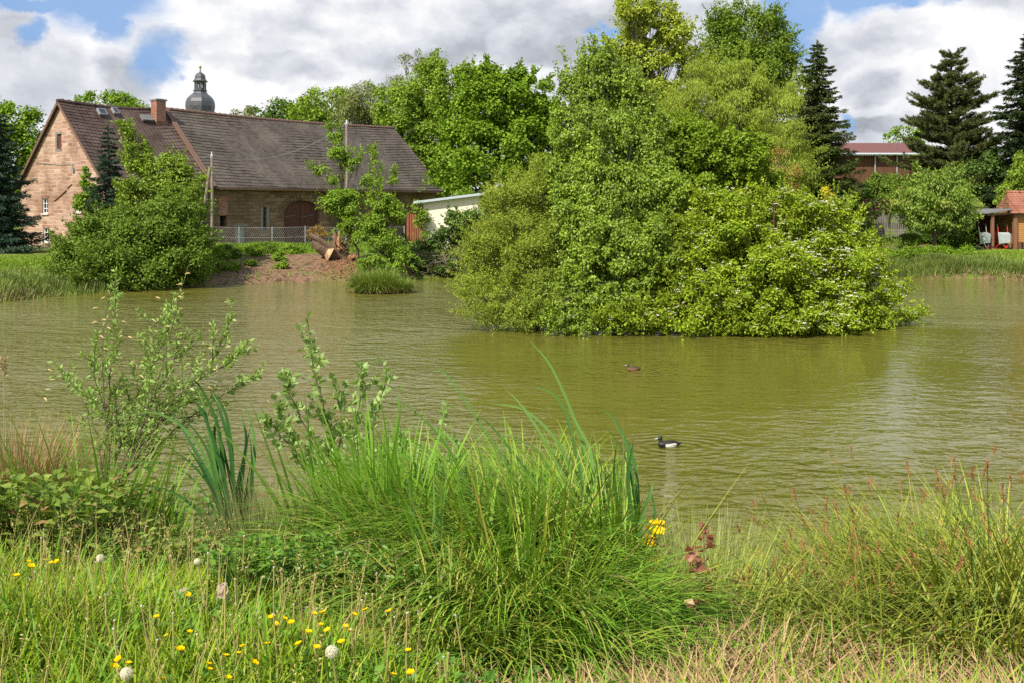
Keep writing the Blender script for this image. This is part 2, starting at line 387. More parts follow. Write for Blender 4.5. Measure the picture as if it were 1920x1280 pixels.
# ------------------------------------------------------------------ building materials
def stone(name, plane, cols, mortar, w_=.62, h_=.26, dark=None):
    t = NT(name); P = t.coord(); s = t.n('ShaderNodeSeparateXYZ', i_0=P)
    u = s.outputs[1] if plane == 'yz' else s.outputs[0]
    n0 = t.noise(P, 2.2, 3); n1 = t.noise(P, 1.1, 2)
    cx = t.n('ShaderNodeCombineXYZ'); t.set(cx.inputs[0], t.math('ADD', u, t.math('MULTIPLY', n0, .34))); t.set(cx.inputs[1], t.math('ADD', s.outputs[2], t.math('MULTIPLY', n1, .26)))
    b = t.n('ShaderNodeTexBrick', i_Vector=cx.outputs[0], i_Color1=(0,0,0,1), i_Color2=(1,1,1,1), i_Mortar=(.5,.5,.5,1), i_Scale=1, offset=.37, squash=1.5, squash_frequency=3)
    for k, v in (('Mortar Size', .022), ('Mortar Smooth', .4), ('Bias', 0.), ('Brick Width', w_), ('Row Height', h_)): b.inputs[k].default_value = v
    c = t.ramp(b.outputs[0], [(i/(len(cols)-1), x) for i, x in enumerate(cols)])
    c = t.mix(c, mortar, b.outputs['Fac'])
    fine = t.noise(P, 14, 6, .7); c = t.mix(c, [x*.6 for x in cols[0]], t.math('MULTIPLY', t.ramp(fine, [(.45, 0.), (.7, 1.)]), .55))
    big = t.noise(P, .5, 4); c = t.mix(c, t.mix(c, (.62,.58,.55), 1., 'MULTIPLY'), t.ramp(big, [(.45, 0.), (.65, 1.)]))
    hgt = t.math('ADD', t.math('MULTIPLY', b.outputs['Fac'], -1.), t.math('MULTIPLY', fine, .6))
    return t.out(t.pbr(c, .92, t.bump(hgt, .8, .04), spec=.1))
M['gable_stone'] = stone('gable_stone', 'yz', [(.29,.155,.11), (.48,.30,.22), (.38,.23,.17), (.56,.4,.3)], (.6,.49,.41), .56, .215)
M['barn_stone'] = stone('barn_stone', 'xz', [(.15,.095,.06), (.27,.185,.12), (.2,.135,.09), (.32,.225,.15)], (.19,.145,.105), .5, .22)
def tiles(name, a, b, row=.28):
    t = NT(name); P = t.coord(); s = t.n('ShaderNodeSeparateXYZ', i_0=P)
    wv = t.math('SINE', t.math('MULTIPLY', s.outputs[0], 2*PI/.24))
    br = t.n('ShaderNodeTexBrick', i_Color1=(0,0,0,1), i_Color2=(1,1,1,1), i_Mortar=(.3,.3,.3,1), i_Scale=1, offset=0)
    cx = t.n('ShaderNodeCombineXYZ'); t.set(cx.inputs[0], s.outputs[0]); t.set(cx.inputs[1], s.outputs[1]); t.set(br.inputs['Vector'], cx.outputs[0])
    br.inputs['Brick Width'].default_value = .24; br.inputs['Row Height'].default_value = row*.72; br.inputs['Mortar Size'].default_value = 0
    c = t.mix(a, b, br.outputs[0]); n = t.noise(P, .6, 5, .6); c = t.mix(c, [x*1.35+.02 for x in b], t.math('MULTIPLY', t.ramp(n, [(.45, 0.), (.7, 1.)]), .7))
    st = t.noise(t.mapping(P, (4, 12, 12)), 1, 3); c = t.mix(c, [x*.5 for x in a], t.math('MULTIPLY', t.ramp(st, [(.55, 0.), (.7, 1.)]), .6))
    li = t.noise(P, 5, 4, .8); c = t.mix(c, (.45,.43,.38), t.ramp(li, [(.7, 0.), (.74, .8)]))
    return t.out(t.pbr(c, .7, t.bump(t.math('ADD', wv, t.math('MULTIPLY', li, .9)), .3, .03), spec=.2))
M['roof_brown'] = tiles('roof_brown', (.052,.033,.027), (.085,.056,.046)); M['roof_grey'] = tiles('roof_grey', (.066,.053,.042), (.102,.084,.068))
M['roof_red'] = tiles('roof_red', (.21,.08,.05), (.32,.14,.09))
M['verge'] = simple('verge', (.15,.09,.065), .8, .3, 10); M['brick_red'] = stone('brick_red', 'xz', [(.32,.09,.05), (.42,.13,.07)], (.4,.32,.27), .25, .08)
M['lintel'] = simple('lintel', (.2,.2,.18), .9, .2); M['sill'] = simple('sill', (.5,.45,.4), .8); M['white_paint'] = simple('white_paint', (.75,.76,.78), .5, .04)
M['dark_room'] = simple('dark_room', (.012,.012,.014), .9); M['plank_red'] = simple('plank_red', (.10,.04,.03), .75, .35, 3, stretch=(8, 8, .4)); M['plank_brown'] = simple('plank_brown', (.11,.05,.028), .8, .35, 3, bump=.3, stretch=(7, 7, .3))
M['log_siding'] = simple('log_siding', (.42,.21,.07), .6, .25, 3, bump=.2, stretch=(.5, .5, 8)); M['grey_wood'] = simple('grey_wood', (.2,.18,.165), .9, .3, 6, bump=.3, stretch=(5, 5, .8))
M['pole_wood'] = simple('pole_wood', (.24,.2,.16), .9, .3, 5, bump=.4, stretch=(6, 6, .5)); M['timber'] = simple('timber', (.2,.1,.06), .7, .3, 5, stretch=(5, 5, .6))
M['slate'] = simple('slate', (.06,.065,.075), .5, .35, 3, metal=0, spec=.5, stretch=(1, 1, 2)); M['gold'] = simple('gold', (.75,.5,.14), .3, .05, metal=1)
M['tower_wall'] = simple('tower_wall', (.42,.36,.28), .9); M['cream'] = simple('cream_render', (.76,.7,.56), .85, .05, 2, bump=.1); M['steel_blue'] = simple('roof_edge', (.42,.48,.52), .5, .1)
M['galv'] = simple('galvanised', (.45,.47,.48), .45, .15, metal=.6); M['wire'] = simple('wire', (.3,.3,.3), .5, metal=.5); M['gate_brown'] = simple('gate_brown', (.28,.09,.05), .8, .2, 5, stretch=(6,6,.5))
M['metal_roof'] = simple('metal_roof', (.2,.085,.08), .5, .1, 3); M['felt'] = simple('roof_felt', (.15,.15,.15), .9, .2, bump=.4); M['blue_grey'] = simple('door_grey', (.25,.27,.28), .6)
gl = NT('window_glass'); M['glass'] = gl.out(gl.pbr((.02,.025,.03), .08, spec=.8))
M['red_paint'] = simple('red_paint', (.5,.04,.03), .45, .1); M['rubber'] = simple('rubber', (.02,.02,.02), .8); M['zinc'] = simple('zinc_tray', (.5,.56,.56), .4, .15, 6, metal=.3)

def wall_grid(mb, f, x0, x1, z0, top, holes=(), depth=.3, inward=(0, 1, 0), extra=()):
    "wall in the plane f(x,z) -> 3d with real openings; holes = (x0, x1, zlow, ztopfunc)"
    bx = {x0, x1, *extra}
    for h in holes:
        k = 9 if callable(h[3]) else 2
        bx |= set(np.round(np.linspace(h[0], h[1], k), 5))
    bx = sorted(bx); inw = np.array(inward)*depth
    for a, b in zip(bx[:-1], bx[1:]):
        if b-a < 1e-6: continue
        m = (a+b)/2; za, zb = z0, z0
        hs = sorted([h for h in holes if h[0]-1e-6 < m < h[1]+1e-6], key=lambda h: h[2])
        for h in hs:
            mb.add([f(a, za), f(b, zb), f(b, h[2]), f(a, h[2])], [[0,1,2,3]])
            tf = h[3] if callable(h[3]) else (lambda x, v=h[3]: v)
            for (pa, pb) in (((a, h[2]), (b, h[2])), ((a, tf(a)), (b, tf(b)))):
                A, B = np.array(f(*pa)), np.array(f(*pb)); mb.add([A, B, B+inw, A+inw], [[0,1,2,3]])
            za, zb = tf(a), tf(b)
        mb.add([f(a, za), f(b, zb), f(b, top(b)), f(a, top(a))], [[0,1,2,3]])
    for h in holes:
        for x in (h[0], h[1]):
            zt = h[3](x) if callable(h[3]) else h[3]
            A, B = np.array(f(x, h[2])), np.array(f(x, zt)); mb.add([A, B, B+inw, A+inw], [[0,1,2,3]])
    return mb

# ------------------------------------------------------------------ farmhouse and barn (local: x along the ridge, y away from the pond)
HC = (-22.5, 56.0, GZ); HR = math.atan2(.777, .63); WD, EV, RG = 9.8, 3.88, 8.5; L1, L2 = 6.75, 26.7
def rake(y): return EV+(RG-EV)*(1-abs(y-WD/2)/(WD/2))
def roof_mesh(xa, xb, rows, nx=26, lift=0., sag=.05, seed=1):
    mb = MB(); r = np.random.default_rng(seed); xs_ = np.linspace(xa, xb, nx); sl_ = (RG-EV)/(WD/2)
    sg = lambda x, y: lift-.16*np.sin(PI*(x-xa)/(xb-xa))+sag*np.sin(x*.55+seed)*np.sin(y*.7)+.012*np.sin(x*3.1+y*2)
    for side in (0, 1):
        rr = rows if side == 0 else 8
        y = np.linspace(-.42, WD/2, rr+1)
        for k in range(rr):
            ya, yb = y[k]-.03, y[k+1]; za, zb = EV+sl_*ya+.11, EV+sl_*yb+.06
            Y0, Y1 = (ya, yb) if side == 0 else (WD-ya, WD-yb)
            j = r.uniform(-.012, .012, nx)
            low = np.stack([xs_, xs_*0+Y0, za+sg(xs_, ya)+j], -1); up = np.stack([xs_, xs_*0+Y1, zb+sg(xs_, yb)], -1); lip = low-[0, -.012, .055]
            n = nx; v = np.concatenate([lip, low, up]); i = np.arange(n-1)
            q = np.concatenate([np.stack([i, i+1, i+1+n, i+n], -1), np.stack([i+n, i+1+n, i+1+2*n, i+2*n], -1)])
            mb.add(v, q if side == 0 else q[:, ::-1])
        # underside
        ya = -.42; e = [(xa, ya), (xb, ya), (xb, WD/2), (xa, WD/2)]
        mb.add([(a, (b if side == 0 else WD-b), EV+sl_*b-.04+lift) for a, b in e], [[0,1,2,3]])
        for x in (xa, xb):
            mb.add([(x, yy if side == 0 else WD-yy, EV+sl_*yy+dz+lift) for yy, dz in ((ya, -.04), (WD/2, -.04), (WD/2, .1), (ya, .12))], [[0,1,2,3]])
        yy = ya if side == 0 else WD-ya
        mb.add([(xa, yy, EV+sl_*ya-.04+lift), (xb, yy, EV+sl_*ya-.04+lift), (xb, yy, EV+sl_*ya+.1+lift), (xa, yy, EV+sl_*ya+.1+lift)], [[0,1,2,3]])
    return mb
def ridge_mesh(xa, xb, lift=0.):
    mb = MB(); x = xa
    while x < xb-.05:
        e = min(x+.42, xb); s_ = -.16*math.sin(PI*(x-xa)/(xb-xa)); mb.tube([(x, WD/2, RG+.06+lift+s_), (e, WD/2, RG+.09+lift+s_)], [.11, .13], 8); x += .4
    return mb
def window(root, f, nrm_, c, w_, h_, bars=(2, 3), sill=True, lint=True):
    "frame set back in its opening; f(a,z,d) -> local point at depth d"
    a0, a1, z0, z1 = c-w_/2, c+w_/2, h_[0], h_[1]; fr = MB(); th = .05
    for (p, q_) in (((a0, z0), (a1, z0+th)), ((a0, z1-th), (a1, z1)), ((a0, z0+th), (a0+th, z1-th)), ((a1-th, z0+th), (a1, z1-th))):
        fr.box(f(p[0], p[1], .07), f(q_[0], q_[1], .13))
    for k in range(1, bars[0]):
        x = a0+(a1-a0)*k/bars[0]; fr.box(f(x-.02, z0+th, .08), f(x+.02, z1-th, .115))
    for k in range(1, bars[1]):
        z = z0+(z1-z0)*k/bars[1]; fr.box(f(a0+th, z-.015, .083), f(a1-th, z+.015, .112))
    o = fr.build('window', M['white_paint'], root, local=True)
    MB().box(f(a0+.01, z0+.01, .15), f(a1-.01, z1-.01, .17)).build('pane', M['glass'], o, local=True)
    if sill: MB().box(f(a0-.06, z0-.09, -.07), f(a1+.06, z0-.003, .1)).build('sill', M['sill'], o, local=True)
    if lint: MB().box(f(a0-.1, z1+.002, -.02), f(a1+.1, z1+.16, .05)).build('lintel', M['brick_red'], o, local=True)
    return o
fh = thing('farmhouse', HC, 'pink sandstone farmhouse end with tall sunlit gable and brown tiled roof', 'house', rz=HR)
gf = lambda a, z, d=0: (d, a, z)
holes = [(6.42, 7.12, 2.0, 2.9), (2.55, 3.25, 2.1, 3.0), (6.3, 7.0, .32, 1.15), (4.83, 5.36, 5.75, 6.65)]
g = MB(); wall_grid(g, gf, 0, WD, -.6, rake, holes, .3, (1, 0, 0), (WD/2,)); g.build('gable_wall', M['gable_stone'], fh, local=True)
ff = lambda a, z, d=0: (a, d, z)
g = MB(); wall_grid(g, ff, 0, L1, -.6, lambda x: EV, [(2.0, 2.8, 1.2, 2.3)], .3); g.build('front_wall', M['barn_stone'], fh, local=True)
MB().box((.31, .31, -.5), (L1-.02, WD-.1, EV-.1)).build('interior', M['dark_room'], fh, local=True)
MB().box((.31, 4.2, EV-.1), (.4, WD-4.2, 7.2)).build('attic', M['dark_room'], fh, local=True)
MB().box((0, WD-.02, -.6), (L1, WD+.1, EV)).build('back_wall', M['barn_stone'], fh, local=True)
for a, zz, br in ((6.77, (2.0, 2.9), (2, 3)), (2.9, (2.1, 3.0), (2, 3)), (6.65, (.32, 1.15), (2, 3))): window(fh, gf, None, a, .7, zz, br)
window(fh, ff, None, 2.4, .8, (1.2, 2.3))
sh = MB().box((.08, 4.83, 5.75), (.12, 5.36, 6.65)).build('shutter', M['plank_red'], fh, local=True)
MB().box((-.02, 5.37, 5.7), (.06, 5.55, 6.75)).box((-.03, 4.75, 5.66), (.1, 5.36, 5.748)).box((-.02, 4.75, 6.652), (.06, 5.36, 6.76)).build('stone_surround', M['lintel'], fh, local=True)
MB().bar((-.04, 5.6, 2.75), (-.04, 4.2, 3.35), .05).bar((-.04, 4.1, 3.45), (-.04, 3.6, 3.7), .04).build('wall_anchor', M['timber'], fh, local=True)
MB().tube([(-.05, 7.9, 5.05), (-.05, 5, 4.85), (-.05, 3.4, 4.85)], .018, 4).tube([(-.05, 3.4, 4.85), (-.05, 3.5, 4.55), (-.05, 3.2, 4.5)], .018, 4).box((-.1, 3.28, 4.4), (0, 3.5, 4.62)).build('wall_bracket', M['wire'], fh, local=True)
roof_mesh(-.22, L1-.1, 24, 20, seed=2).build('roof', M['roof_brown'], fh, local=True); ridge_mesh(-.25, L1-.1).build('ridge_tiles', M['roof_brown'], fh, local=True)
g = MB()
for s_ in (-1, 1):   # verge boards and tile edges up the gable
    y0, y1 = (-.42, WD/2) if s_ < 0 else (WD+.42, WD/2)
    g.bar((-.2, y0, rake(y0) if False else EV-.42*(RG-EV)/(WD/2)-.03), (-.2, y1, RG-.03), .07, .16)
g.build('verge_board', M['verge'], fh, local=True)
def chimney(root, x, y, z0, z1, w_):
    c = MB().box((x-w_/2, y-w_/2, z0), (x+w_/2, y+w_/2, z1)).build('chimney', M['brick_red'], root, local=True)
    MB().box((x-w_/2-.06, y-w_/2-.06, z1), (x+w_/2+.06, y+w_/2+.06, z1+.1)).box((x-w_/2+.08, y-w_/2+.08, z1+.1), (x+w_/2-.08, y+w_/2-.08, z1+.13)).build('chimney_cap', M['lintel'], c, local=True)
    MB().box((x-w_/2-.05, y-w_/2-.09, z0+.1), (x+w_/2+.08, y-w_/2, z0+.62)).build('flashing', M['verge'], c, local=True)
chimney(fh, 5.85, 4.15, 7.1, 8.98, .64)
for xx, yy, ww, mt in ((1.9, 4.35, .5, 'glass'), (2.9, 4.5, .35, 'glass'), (4.6, 4.15, .7, 'felt')):
    z = EV+(RG-EV)/(WD/2)*yy; d = Vector((0, 1, (RG-EV)/(WD/2))).normalized(); nn = Vector((0, -d.z, d.y)); Mx = Matrix((Vector((1, 0, 0)), d, nn)).transposed().to_4x4(); Mx.translation = Vector((xx, yy-.25, z-.2))
    o = MB().box((0, 0, .05), (ww, .5, .2), Mx).build('roof_hatch', M['galv' if mt == 'glass' else 'felt'], fh, local=True)
    if mt == 'glass': MB().box((.05, .05, .2), (ww-.05, .45, .215), Mx).build('pane', M['glass'], o, local=True)

bn = thing('stone_barn', HC, 'long stone barn with grey tiled roof and arched double gate', 'barn', rz=HR)
arch = lambda x: 2.0+.8*math.sqrt(max(0, 1-((x-13.78)/1.48)**2))
bh = [(12.3, 15.26, -.3, arch), (7.45, 7.95, 1.2, 1.85), (8.55, 9.35, -.3, 1.15), (10.65, 10.9, .9, 2.35), (20.4, 20.8, 1.7, 2.6)]
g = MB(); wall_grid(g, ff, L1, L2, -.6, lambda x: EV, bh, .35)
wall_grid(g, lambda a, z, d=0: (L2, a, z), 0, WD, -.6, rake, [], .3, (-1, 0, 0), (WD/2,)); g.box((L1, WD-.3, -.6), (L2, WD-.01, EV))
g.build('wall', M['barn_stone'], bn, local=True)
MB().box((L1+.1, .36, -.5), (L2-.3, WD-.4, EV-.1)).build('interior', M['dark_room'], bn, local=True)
for a, b in ((12.3, 13.76), (13.8, 15.26)):
    g = MB(); n_ = 7
    for k in range(n_):
        xa, xb = a+(b-a)*k/n_+.006, a+(b-a)*(k+1)/n_-.006; d = .2+(.012 if k % 2 else 0)
        A = [(xa, d, -.25), (xb, d, -.25), (xb, d, arch(xb)-.02), (xa, d, arch(xa)-.02)]; Bk = [(p[0], d+.05, p[2]) for p in A]
        g.add(A+Bk, [[0,1,2,3],[4,7,6,5],[0,4,5,1],[3,2,6,7],[0,3,7,4],[1,5,6,2]])
    o = g.build('gate_leaf', M['plank_red'], bn, local=True)
    MB().bar((a+.1, .185, 1.7), (b-.35, .185, 1.86), .07, .02).build('strap_hinge', M['wire'], o, local=True)
g = MB()     # voussoirs round the arch
for k in range(17):
    t0, t1 = PI*k/17+.012, PI*(k+1)/17-.012; pr = lambda t, s: (13.78-math.cos(t)*1.48*s if False else 13.78-math.cos(t)*(1.48+.42*(s)), 2.0+math.sin(t)*(.8+.38*s))
    A = [pr(t0, 0), pr(t0, 1), pr(t1, 1), pr(t1, 0)]; g.prism([(p[0], p[1]) for p in A], lambda a, b: (a, -.03, b), lambda a, b: (a, .1, b))
g.build('arch_stones', M['barn_stone'], bn, local=True)
MB().box((7.38, -.02, 1.88), (8.0, .02, 3.05)).build('brick_patch', M['brick_red'], bn, local=True)
MB().box((8.55, .12, -.3), (9.35, .17, 1.15)).build('small_door', M['blue_grey'], bn, local=True)
MB().box((10.45, -.03, .9), (10.648, .1, 2.35)).build('stone_jamb', M['lintel'], bn, local=True); MB().box((10.902, -.03, .9), (11.1, .1, 2.35)).build('stone_jamb', M['lintel'], bn, local=True); MB().box((8.4, -.03, 1.152), (9.5, .08, 1.3)).build('lintel', M['lintel'], bn, local=True)
roof_mesh(L1+.12, L2+.25, 25, 60, .02, .07, 5).build('roof', M['roof_grey'], bn, local=True); ridge_mesh(L1+.15, L2+.25, .02).build('ridge_tiles', M['verge'], bn, local=True)
sl_ = (RG-EV)/(WD/2); MB().bar((L1+.02, -.45, EV-.45*sl_+.14), (L1+.02, WD/2, RG+.16), .3, .16).build('party_verge', M['verge'], bn, local=True)
MB().bar((L1+.35, -.46, EV-.40), (L2, -.46, EV-.42), .1, .09).build('gutter', M['timber'], bn, local=True)

# ------------------------------------------------------------------ church tower
ZT = lambda py, Y_=140: EYE-(py-HZ)/F*Y_
cx_ = (375.5-960)/F*140; ct = thing('church_tower', (cx_, 140, 2.0), 'slate onion-domed church spire rising behind the barn ridge', 'church')
k = 140/F; loc = (cx_, 140, 0); bz = lambda L: [(r*k, ZT(y)) for r, y in L]
MB().box((cx_-2.6, 137.4, 1.5), (cx_+2.6, 142.6, ZT(222))).build('tower_shaft', M['tower_wall'], ct)
MB().lathe(bz([(33, 224), (30, 221), (27, 217), (25.5, 212), (26, 207), (27, 200), (26.3, 192), (24, 186), (19, 180.5), (14, 176.5), (11.5, 173), (11.5, 171.5), (13, 171.3), (13, 169.6), (9, 169.4), (0, 169.3)]), 8, loc, PI/8).build('onion_dome', M['slate'], ct)
g = MB()
for a in range(8):
    an = a*PI/4+PI/8; x, y = cx_+math.cos(an)*8.8*k, 140+math.sin(an)*8.8*k; g.bar((x, y, ZT(170)), (x, y, ZT(156)), .24)
g.lathe(bz([(7.5, 170), (9.8, 170), (9.8, 166), (7.5, 166)]), 8, loc, PI/8); g.lathe(bz([(7.5, 158), (9.9, 158), (10.2, 154), (7.5, 154)]), 8, loc, PI/8)
ln = g.build('lantern', M['slate'], ct)
MB().lathe(bz([(0, 155), (13, 154.5), (14, 152.8), (12, 151.6), (9.8, 148), (9.6, 145), (8.6, 141), (6, 138.5), (2.6, 136.5), (1.2, 134), (.7, 129), (0, 128)]), 8, loc, PI/8).build('cap', M['slate'], ct)
f_ = MB().ell((cx_, 140, ZT(126.5)), (2.9*k,)*3, 12, 9).build('gilt_ball', M['gold'], ct)
MB().bar((cx_, 140, ZT(125)), (cx_, 140, ZT(106)), .05).box((cx_-.4, 139.98, ZT(119)), (cx_+.15, 140.02, ZT(113))).bar((cx_-.3, 140, ZT(111)), (cx_+.3, 140, ZT(111)), .05).build('weather_vane', M['gold'], f_)

# ------------------------------------------------------------------ cream shed, lattice gate, wire fence, poles
gz1 = float(gz(-3, 60))
sh = thing('cream_shed', (-4.6, 59.5, gz1), 'low cream rendered shed with sloping blue-grey roof edge', 'shed')
top = lambda x: 3.72+.125*(x+5.4)
A = [(-5.2, gz1-.3), (-2.0, gz1-.3), (-2.0, top(-2.)), (-5.2, top(-5.2))]
MB().prism(A, lambda a, b: (a, 59.5, b), lambda a, b: (a, 64.5, b)).build('wall', M['cream'], sh)
A = [(-5.75, top(-5.75)), (-1.6, top(-1.6)), (-1.6, top(-1.6)+.14), (-5.75, top(-5.75)+.14)]
MB().prism(A, lambda a, b: (a, 59.15, b), lambda a, b: (a, 64.8, b)).build('roof', M['steel_blue'], sh)
lg = thing('slatted_gate', (-6.15, 59.7, gz1), 'red-brown slatted wooden gate beside the cream shed', 'gate')
g = MB()
for i in range(6): g.box((-6.02+i*.135, 59.66, gz1+.05), (-5.92+i*.135, 59.69, gz1+2.0))
g.build('slats', M['gate_brown'], lg); [MB().box((-6.04, 59.7, gz1+h_), (-5.24, 59.75, gz1+h_+.1)).build('rail', M['gate_brown'], lg) for h_ in (.4, 1.6)]
MB().box((-6.2, 59.66, gz1-.2), (-6.08, 59.78, gz1+2.05)).build('post', M['gate_brown'], lg)
fn = thing('wire_fence', (-17, 58.3, GZ), 'low grey wire mesh fence in front of the barn gate', 'fence')
px_ = [(-19.5+i*1.9, 58.3) for i in range(8)]
for (x, y) in px_:
    b = pt(x, y); MB().tube([b-[0, 0, .2], b+[0, 0, 1.28]], .03, 6).build('post', M['galv'], fn)
g = MB()
for k in range(-30, 31):
    pass
for h_ in (.05, .65, 1.22): g.tube([pt(x, y, h_) for x, y in px_], .008, 4)
x0, x1 = px_[0][0], px_[-1][0]; z0 = pt(-14, 58.3)[2]; nn = int((x1-x0)/.12)
for i in range(nn):
    x = x0+i*.12
    for s_ in (-1, 1):
        xe = min(max(x+s_*1.17*.55, x0), x1); g.bar((x, 58.3+.004*s_, z0+.05), (xe, 58.3+.004*s_, z0+.05+abs(xe-x)/.55), .006)
g.build('mesh', M['wire'], fn)
def pole(px, Yd, top_py, label, r=.11, brace=False):
    x = (px-960)/F*Yd; b = pt(x, Yd); t_ = np.array([x, Yd, EYE-(top_py-HZ)/F*Yd]); th = thing('utility_pole', b, label, 'utility pole')
    MB().tube([b-[0, 0, .3], (b+t_)/2+[.03, 0, 0], t_], [r, r*.85, r*.7], 9, wob=.05).build('pole', M['pole_wood'], th)
    if brace:
        p = pt((372-960)/F*54.5, 54.5); q = b+(t_-b)*.88; MB().tube([p, q-[.08, .05, 0]], [.1, .08], 8).build('brace', M['pole_wood'], th)
        MB().box(b+[-.2, -.16, .55], b+[-.04, -.12, .75]).build('notice_plate', M['white_paint'], th)
    MB().box(t_+[-.05, -.05, -.15], t_+[.05, .05, .04]).tube([t_+[0, 0, .02], t_+[0, 0, .2]], .025, 6).build('insulator', M['white_paint'], th)
    return t_
b_ = pt((385-960)/F*55.5, 55.5)
t1 = pole(397, 54.5, 292, 'grey timber pole with a leaning brace before the barn', .09, True)
t2 = pole(650, 58, 232, 'single weathered timber pole standing behind the young ash', .1)
def wire(a, b, sag, label):
    a, b = np.array(a), np.array(b); s_ = np.linspace(0, 1, 24)[:, None]; P = a+(b-a)*s_; P[:, 2] -= (4*s_*(1-s_))[:, 0]*sag
    o = MB().tube(P, .009, 4).build('overhead_wire', M['wire']); tag(o, label, 'wire')
wire(t1, t2, .9, 'thin wire sagging between the two timber poles across barn roof')
gb = Matrix.Rotation(HR, 3, 'Z') @ Vector((-.05, 3.4, 4.85))+Vector(HC); wire(gb, t1, .25, 'thin wire from the farmhouse gable bracket to the braced pole')

# ------------------------------------------------------------------ right bank: wooden barn, picket fence, hut, wheelbarrows
wb = thing('wooden_barn', (29, 88, 5), 'brown plank barn with dull red metal roof on the hill', 'barn')
Yb = 85.; zx = lambda px, Y_=Yb: (px-960)/F*Y_; zz = lambda py, Y_=Yb: EYE-(py-HZ)/F*Y_
xa, xb = zx(1555), zx(1800); g = MB(); n_ = 56
for i in range(n_):
    a = xa+(xb-xa)*i/n_; g.box((a+.008, Yb-(.02 if i % 2 else 0), zz(350)), (a+(xb-xa)/n_-.008, Yb+.04, zz(292)))
g.build('wall', M['plank_brown'], wb); MB().box((xa+.02, Yb+.05, zz(350)), (xb, Yb+7, zz(293))).build('core', M['plank_brown'], wb)
g = MB(); re = zx(1748)
for i in range(46):
    a = xa-.5+(re-xa+.7)*i/46; b2 = a+(re-xa+.7)/46
    y0, z0, y1, z1 = Yb-.6, zz(289), Yb+4.5, zz(289)+1.15
    for (p, q_, h_) in ((a, b2-.09, 0), (b2-.09, b2, .05)):
        g.add([(p, y0, z0+h_), (q_, y0, z0+h_), (q_, y1, z1+h_), (p, y1, z1+h_)], [[0,1,2,3]]); g.add([(p, y0, z0+h_), (q_, y0, z0+h_), (q_, y0, z0-.1), (p, y0, z0-.1)], [[3,2,1,0]])
        g.add([(p, 2*y1-y0, z0+h_), (q_, 2*y1-y0, z0+h_), (q_, y1, z1+h_), (p, y1, z1+h_)], [[3,2,1,0]])
    g.add([(b2-.09, y0, z0), (b2-.09, y0, z0+.05), (b2-.09, y1, z1+.05), (b2-.09, y1, z1)], [[0,1,2,3]])
g.build('roof', M['metal_roof'], wb); MB().tube([(xa-.5, Yb-.68, zz(290)), (re+.2, Yb-.68, zz(290))], .09, 8).build('gutter', M['steel_blue'], wb)
for p_ in (1640, 1681): MB().tube([(zx(p_), Yb-.1, zz(350)), (zx(p_), Yb-.1, zz(291))], .06, 6).build('downpipe', M['galv'], wb)

def pickets(x0, x1, y0, y1, label, pyt, seed=0):
    r = np.random.default_rng(seed); root = thing('picket_fence', pt((x0+x1)/2, (y0+y1)/2), label, 'fence'); L_ = math.hypot(x1-x0, y1-y0); n = int(L_/.135); g = MB(); H_ = pyt
    for i in range(n+1):
        s_ = i/n; x, y = x0+(x1-x0)*s_, y0+(y1-y0)*s_; b = pt(x, y); hh = H_+r.uniform(-.05, .05); w_ = .038; dx = r.uniform(-.012, .012)
        g.prism([(-w_, 0), (w_, 0), (w_+dx, hh-.06), (dx, hh), (-w_+dx, hh-.06)], lambda a, c: (b[0]+a, b[1]-.012, b[2]+c), lambda a, c: (b[0]+a, b[1]+.012, b[2]+c))
    g.build('pickets', M['grey_wood'], root)
    for h_ in (.35, H_-.3):
        MB().tube([pt(x0+(x1-x0)*s_, y0+(y1-y0)*s_+.04, h_) for s_ in np.linspace(0, 1, 6)], .03, 5).build('rail', M['grey_wood'], root)
    for s_ in np.linspace(0, 1, 4):
        x, y = x0+(x1-x0)*s_, y0+(y1-y0)*s_+.1; b = pt(x, y); MB().tube([b-[0, 0, .2], b+[0, 0, H_-.05]], .055, 6).build('post', M['grey_wood'], root)
pickets(18.6, 25.2, 62.5, 62.5, 'weathered grey picket fence left of the cherry tree', 1.45, 1)
pickets(27.5, 31.2, 61.0, 61.0, 'weathered grey picket fence above the garden hut', 1.55, 2)

Yh = 56.; hz = float(gz(27.5, Yh)); X_ = lambda p: (p-960)/F*Yh; Zh = lambda p: EYE-(p-HZ)/F*Yh
ht = thing('garden_hut', (27.5, Yh, hz), 'log-clad garden hut with red tiled roof and open lean-to', 'shed')
g = MB(); zt = Zh(402); xr = X_(1990); nlog = 16
for i in range(nlog):
    z0 = hz+.15+(zt-hz-.15)*i/nlog; z1 = hz+.15+(zt-hz-.15)*(i+1)/nlog-.012
    g.box((X_(1907), Yh, z0), (xr, Yh+.06, z1)); g.box((X_(1907), Yh+.061, z0), (X_(1907)+.06, Yh+3, z1))
g.build('log_wall', M['log_siding'], ht)
MB().box((X_(1907)+.06, Yh+.07, hz), (xr, Yh+3, zt)).build('inner_wall', M['timber'], ht)
e0, e1 = X_(1888), X_(2000); A = [(e0, Zh(400)), (X_(1915), Zh(361)), (e1, Zh(361)), (e1, Zh(400))]
g = MB(); rows = 9
